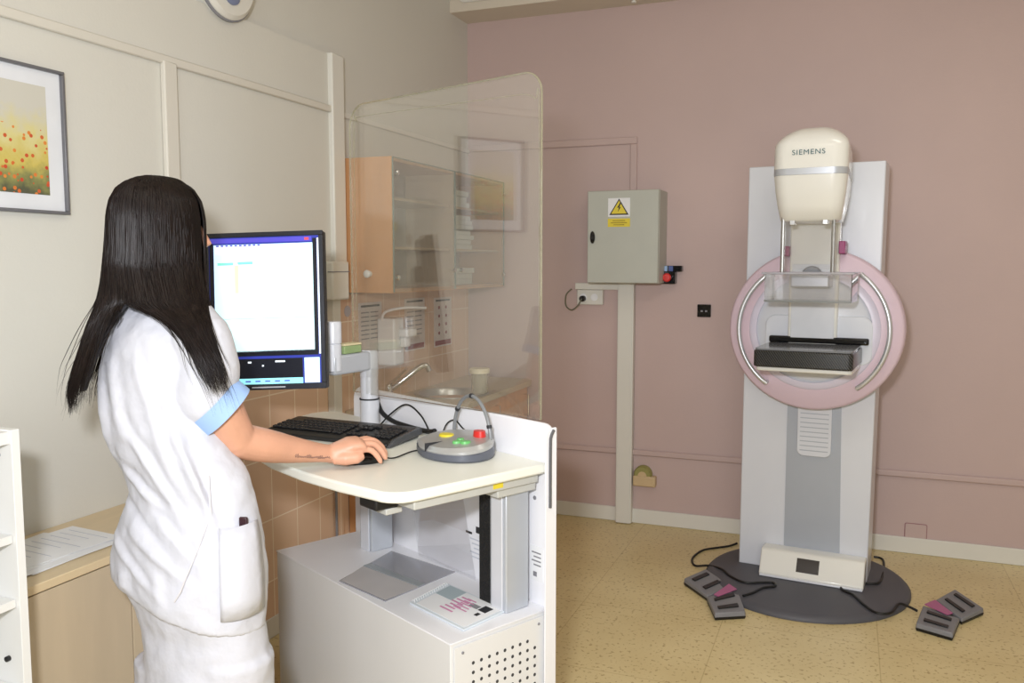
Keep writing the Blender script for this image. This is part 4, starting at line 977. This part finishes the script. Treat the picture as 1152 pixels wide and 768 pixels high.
    P = [w2+d2*.01-l2*.025, w2+d2*.04-l2*.048-Z*.01, w2+d2*.065-l2*.052-Z*.02]; b.tube(P, [.012, .011, .008], 10)
    # legs and feet
    for xk, dd in ((258, 2.06), (197, 2.16)):
        tp = W(xk, 680, dd); kn = V((tp.x, tp.y, .47)); an = V((tp.x, tp.y, .10))
        b.tube([tp, tp.lerp(kn, .5), kn, kn.lerp(an, .35), an, an-Z*.05], [.088, .075, .056, .055, .036, .04], 18)
        b.tube([an-Z*.06-FD*.05, an-Z*.06+FD*.08, an-Z*.068+FD*.17], [.034, .040, .026], 14, flat=.8)
    body = part('body', b, M_skin, t, world=True, ang=180)
    rm = body.modifiers.new('remesh', 'REMESH'); rm.mode = 'VOXEL'; rm.voxel_size = .0034; rm.use_smooth_shade = True
    sm = body.modifiers.new('smooth', 'SMOOTH'); sm.iterations = 5; sm.factor = .5
    # tattoo: thin line of script on the forearm
    pts = []
    fr = fore[6]; ax = (wr-el).normalized(); down = (ax.cross(Z)).normalized()
    if down.dot(CAM-fr) < 0: down = -down
    nrm = (down*.93-Z*.35).normalized(); tv = ax.cross(nrm).normalized(); tv = tv if tv.z > 0 else -tv
    b = MB()
    for k in range(66):
        s = k/65; p = el.lerp(wr, .50+.44*s); r = .0375-.0115*min(1, max(0, (.50+.44*s-.3)/.6))*1.0
        amp = (.0058 if (k//7) % 3 == 0 else .0026)
        p = p+V((0, 0, -.004*math.sin(math.pi*(.5+.44*s))))+nrm*(interp([(0, .046), (.2, .0475), (.4, .0435), (.6, .0365), (.8, .0295), (.9, .027), (1, .026)], .50+.44*s)[1]*.965)+tv*(amp*math.sin(k*1.9)+.0012*math.sin(k*.35))
        pts.append(p)
    b.tube(pts, .0011, 4)
    part('tattoo', b, mat('tattoo_ink', (96, 70, 66), .6), body, world=True, label='thin dark script tattoo along the forearm')
    # ---- tunic
    b = MB()
    tun = [(326, 158, 186), (334, 148, 202), (343, 138, 222), (355, 126, 242), (370, 117, 250), (390, 110, 252), (410, 107, 250), (435, 107, 246), (460, 109, 246), (485, 114, 256), (505, 122, 266), (520, 131, 277), (535, 137, 284), (552, 141, 288), (566, 140, 292), (580, 134, 296), (596, 127, 299), (615, 123, 301), (634, 121, 303), (646, 121.5, 303)]
    FO = [(136, 556, 212, 604, 4, .011), (146, 572, 236, 626, 4.5, .010), (130, 596, 196, 640, 4, .008), (196, 420, 258, 560, 6, .010), (176, 400, 214, 520, 6, .009),
          (232, 500, 268, 590, 4.5, .009), (122, 420, 134, 520, 5, .007), (158, 470, 228, 566, 5, .010), (216, 476, 250, 545, 4, .008), (190, 560, 250, 610, 4, .008),
          (150, 520, 205, 560, 4, .009), (140, 400, 160, 500, 6, .007), (240, 560, 262, 640, 4, .007), (200, 620, 214, 680, 6, .006), (150, 620, 160, 670, 7, .006)]
    R = []
    for i_ in range(0, 81):
        y = 326+i_*4; _, xl, xr = interp(tun, y); R.append(bring(y, xl, xr, D0, .66, 120, jit=.003 if y > 380 else 0, folds=FO if y > 370 else ()))
    for k, (y, xl, xr, tl) in enumerate(((655, 122.5, 303, -.020), (664, 125, 303, -.036), (672, 129, 302.5, -.048))): R.append(bring(y, xl, xr, D0, .66, 120, tilt=tl, jit=.006))
    b.rings(R)
    # sleeves
    shs = W(225, 376, 2.02); cuff = W(243, 452, 2.04)
    ad = (el-sh).normalized()
    ca = (Rh*.62-Z*.66+V((CF.x, CF.y, 0))*.25).normalized()
    b.tube(spline([W(205, 356, 2.05), shs, W(233, 413, 2.03), cuff-ca*.035, cuff], 5), [.05]*2+[.062]*3+[.069]*5+[.0725]*5+[.070]*6, 28)
    c2 = s2.lerp(e2, .5); b.tube([s2+V((0, 0, .01)), s2.lerp(c2, .5), c2], [.062, .066, .070], 24)
    tu = part('tunic', b, M_cloth, t, world=True, ang=180, label='white short-sleeved tunic')
    rm = tu.modifiers.new('remesh', 'REMESH'); rm.mode = 'VOXEL'; rm.voxel_size = .005; rm.use_smooth_shade = True
    sm = tu.modifiers.new('smooth', 'SMOOTH'); sm.iterations = 4; sm.factor = .6
    tex = bpy.data.textures.new('folds', 'CLOUDS'); tex.noise_scale = .11; tex.noise_depth = 2
    dm = tu.modifiers.new('folds', 'DISPLACE'); dm.texture = tex; dm.strength = .012; dm.mid_level = .5; dm.texture_coords = 'LOCAL'
    tex2 = bpy.data.textures.new('creases', 'CLOUDS'); tex2.noise_scale = .045; tex2.noise_depth = 1
    dm = tu.modifiers.new('creases', 'DISPLACE'); dm.texture = tex2; dm.strength = .003; dm.texture_coords = 'LOCAL'
    # blue cuff of the sleeve
    a = ca
    c0, c1 = cuff-a*.008, cuff+a*.036
    cf = MB(); 
    nx = a.cross(Z).normalized(); ny = a.cross(nx)
    def rg(c, r): return [c+(nx*math.cos(2*math.pi*k/40)+ny*math.sin(2*math.pi*k/40))*r for k in range(40)]
    cf.rings([rg(c0, .0725), rg(c1, .0735), rg(c1, .0700), rg(c1-a*.02, .069)], cap=False)
    part('sleeve_cuff', cf, M_blue, tu, world=True, label='light blue cuff band', ang=60)
    cf = MB(); a2 = (c2-s2).normalized(); nx = a2.cross(Z).normalized(); ny = a2.cross(nx)
    cf.rings([rg(c2, .0715), rg(c2+a2*.03, .0725), rg(c2+a2*.03, .069), rg(c2, .067)], cap=False); part('sleeve_cuff', cf, M_blue, tu, world=True, label='light blue cuff band', ang=60)
    # front pocket flap and hip pocket with a dark item, side seam
    def ring_pt(y, f, off=.004, tab=tun):
        """point on the camera side of the tunic at image height y, fraction f across"""
        _, xl, xr = interp(tab, y); c = W((xl+xr)/2, y, D0); hw = (W(xr, y, D0)-W(xl, y, D0)).length/2
        cand = [p for p in bring(y, xl, xr, D0, .66, 240) if (p-c).dot(CF) < .005]
        p = min(cand, key=lambda q: abs((q-c).dot(Rh)/hw-(2*f-1))); o = p-c; o.z = 0
        return p+o.normalized()*off
    b = MB(); R = []
    for y in (574, 590, 610, 630, 648, 668): R.append([ring_pt(min(y, 646), .82+.18*i/8, .010+.008*math.sin(math.pi*i/8))-Z*(max(0, y-646)/460) for i in range(9)])
    b.rings(R, cap=False, close=False)
    pk = part('pocket', b, M_cloth, tu, world=True, ang=180); sd_ = pk.modifiers.new('solid', 'SOLIDIFY'); sd_.thickness = .003
    p = ring_pt(572, .95, .010)
    b = MB().box(-.010, .010, -.004, .004, -.03, .012, Matrix.Translation(p) @ Matrix((Rh, V((-Rh.y, Rh.x, 0)), Z)).transposed().to_4x4())
    part('pocket_item', b, mat('dark_maroon', (52, 22, 30), .4), pk, world=True, bevel=.003, label='dark item sticking out of the pocket')
    b = MB(); b.tube([ring_pt(y, f, .007) for y, f in ((646, .58), (636, .61), (620, .645), (600, .69), (560, .78), (520, .84))], .0022, 6)
    part('side_seam', b, mat('seam_shade', (214, 212, 216), .8), tu, world=True)
    # ---- trousers
    b = MB()
    b.rings([bring(y, xl, xr, D0, .66, 40, jit=.004) for y, xl, xr in ((600, 138, 292), (640, 134, 298), (665, 139, 301), (680, 147, 302), (700, 154, 303.5), (730, 157, 306), (770, 158, 308), (830, 160, 308))])
    for xk, dd, hw_ in ((259, 2.06, 46), (200, 2.16, 44)):
        ct = W(xk, 735, dd); r0 = .104
        P = [ct, ct-Z*.12, V((ct.x, ct.y, .42)), V((ct.x, ct.y, .22)), V((ct.x, ct.y, .05))]
        b.tube(P, [r0, r0*.98, r0*.92, r0*.90, r0*.92], 28)
    tr = part('trousers', b, M_cloth, t, world=True, ang=180, label='loose white trousers')
    rm = tr.modifiers.new('remesh', 'REMESH'); rm.mode = 'VOXEL'; rm.voxel_size = .007; rm.use_smooth_shade = True
    sm = tr.modifiers.new('smooth', 'SMOOTH'); sm.iterations = 5; sm.factor = .5
    dm = tr.modifiers.new('folds', 'DISPLACE'); dm.texture = tex; dm.strength = .018; dm.texture_coords = 'LOCAL'
    for xk, dd in ((259, 2.06), (200, 2.16)):
        an = W(xk, 680, dd); an.z = .0
        b = MB(); b.rings([[an+FD*(.05+.135*s*math.cos(a_))+SD*(.048*s*math.sin(a_))+Z*z for a_ in [2*math.pi*k/24 for k in range(24)]] for z, s in ((.001, .97), (.02, 1), (.05, .93), (.075, .7), (.085, .3))])
        part('shoe', b, M_white, t, world=True)
    # ---- hair
    head = [(198.5, 168, 184), (201, 156, 198), (206, 144, 208), (214, 135, 216), (226, 129, 223), (242, 126, 226.5), (260, 125, 227.5), (280, 123.5, 228), (300, 121.5, 228.5), (318, 118, 230), (330, 114.5, 232), (340, 111.5, 234)]
    left = [(340, 111, 154), (352, 107.5, 142), (366, 103, 132), (380, 99, 125), (396, 95, 118), (412, 90.5, 112), (428, 86, 107), (442, 83, 103), (456, 86, 100)]
    right = [(340, 157, 233), (350, 171, 234), (364, 190, 235), (380, 207, 238), (396, 218, 242), (410, 226, 247), (424, 233, 251), (436, 240, 254)]
    def hring(y, xl, xr, d, kd, n=40):
        c = W((xl+xr)/2, y, d); hw = (W(xr, y, d)-W(xl, y, d)).length/2
        Fh = V((CF.x, CF.y, 0)).normalized()
        return [c+Rh*(hw*math.cos(2*math.pi*i/n))+Fh*(kd*math.sin(2*math.pi*i/n)) for i in range(n)]
    kdh = lambda y: interp([(198.5, .035), (201, .06), (206, .085), (214, .102), (226, .114), (242, .12), (300, .115), (340, .07)], y)[1]
    hdpt = lambda y: interp([(198.5, D0), (300, D0), (320, D0-.035), (340, D0-.075)], y)[1]
    tors_d = lambda x, y, hw0=.15: D0-.165
    b = MB()
    b.rings([hring(y, xl+2, xr-(2 if y < 226 or y > 270 else 4.5), hdpt(y), kdh(y)*.97) for y, xl, xr in head[:-2]])
    ldp = lambda y: interp([(340, D0-.085), (380, D0-.09), (456, D0-.06)], y)[1]
    rdp = lambda y: interp([(340, D0-.10), (360, D0-.135), (400, D0-.155), (436, D0-.150)], y)[1]
    b.rings([hring(y, xl+7, xr-7, ldp(y), .034-.00015*(y-340), 20) for y, xl, xr in left[:-1]])
    b.rings([hring(y, xl+8, xr-7, rdp(y), .024, 20) for y, xl, xr in right[:-2]])
    ha = part('hair', b, M_hair, t, world=True, ang=180, label='long straight dark hair')
    rm = ha.modifiers.new('remesh', 'REMESH'); rm.mode = 'VOXEL'; rm.voxel_size = .006; rm.use_smooth_shade = True
    sm = ha.modifiers.new('smooth', 'SMOOTH'); sm.iterations = 10; sm.factor = .6
    b = MB(); rnd = random.Random(5); Fh = V((CF.x, CF.y, 0)).normalized()
    def strand(y0, u, side, y1, r, wob, out):
        """u in -1..1 across; side -1 camera side, +1 far side"""
        P = []; n = 20; ph = rnd.uniform(0, 6.28); ph2 = rnd.uniform(0, 6.28)
        for i in range(n+1):
            y = y0+(y1-y0)*i/n
            if y <= 340:
                _, xl, xr = interp(head, y); x = (xl+xr)/2+(xr-xl)/2*u; k = kdh(y)*1.03; d = hdpt(y)
                fy = side*math.sqrt(max(0, 1-u*u))
                p = W(x, y, d)+Fh*(fy*k)
            else:
                _, xl0, xr0 = interp(head, 340); x0 = (xl0+xr0)/2+(xr0-xl0)/2*u
                lobe = left if x0 < 156 else right; dp = ldp if x0 < 156 else rdp
                f = (x0-lobe[0][1])/(lobe[0][2]-lobe[0][1]); f = min(1, max(0, f))
                _, xl, xr = interp(lobe, min(y, lobe[-1][0])); x = xl+(xr-xl)*f
                if y > lobe[-1][0]: x += (y-lobe[-1][0])*(-.25 if lobe is left else .35)
                kk = min(1, (y-340)/24); uu = 2*f-1
                ps = W(x, y, dp(y))+Fh*(side*math.sqrt(max(0, 1-uu*uu))*(.048 if lobe is left else .038))
                p340 = W(x, y, hdpt(340))+Fh*(side*math.sqrt(max(0, 1-u*u))*kdh(340)*1.03)
                p = p340.lerp(ps, kk*kk*(3-2*kk))
            g_ = min(1, max(0, (y-230)/180))
            p = p+Rh*(wob*g_*math.sin(ph+y*.03)+out*g_**3)+Fh*(wob*.5*math.sin(ph2+y*.04))
            P.append(p)
        b.tube(P, [r*(1 if i < n-7 else max(.12, (n-i)/7)) for i in range(n+1)], 3, cap=False)
    for k in range(2600):
        u = math.sin(rnd.uniform(-math.pi/2, math.pi/2)); side = -1 if rnd.random() < .86 else 1
        x0 = 172.7+61*u
        ym = 458 if x0 < 156 else 437
        y1 = ym-abs(rnd.gauss(0, 34))+rnd.uniform(-4, 8)
        if 146 < x0 < 166: y1 = rnd.uniform(338, 372)
        strand(rnd.uniform(199, 204) if k % 3 else rnd.uniform(205, 260), u*.995, side, y1, rnd.uniform(.0009, .0019), rnd.uniform(.0, .004), rnd.uniform(-.008, .008))
    for k in range(120):            # stray hairs over the back and shoulder
        u = rnd.uniform(-.95, .95); x0 = 172.7+61*u
        strand(300, u, -1, rnd.uniform(390, 470), rnd.uniform(.0006, .0010), rnd.uniform(.004, .014), rnd.uniform(-.035, .035))
    part('hair_strands', b, M_hair, ha, world=True, ang=180, kind='stuff')
person()
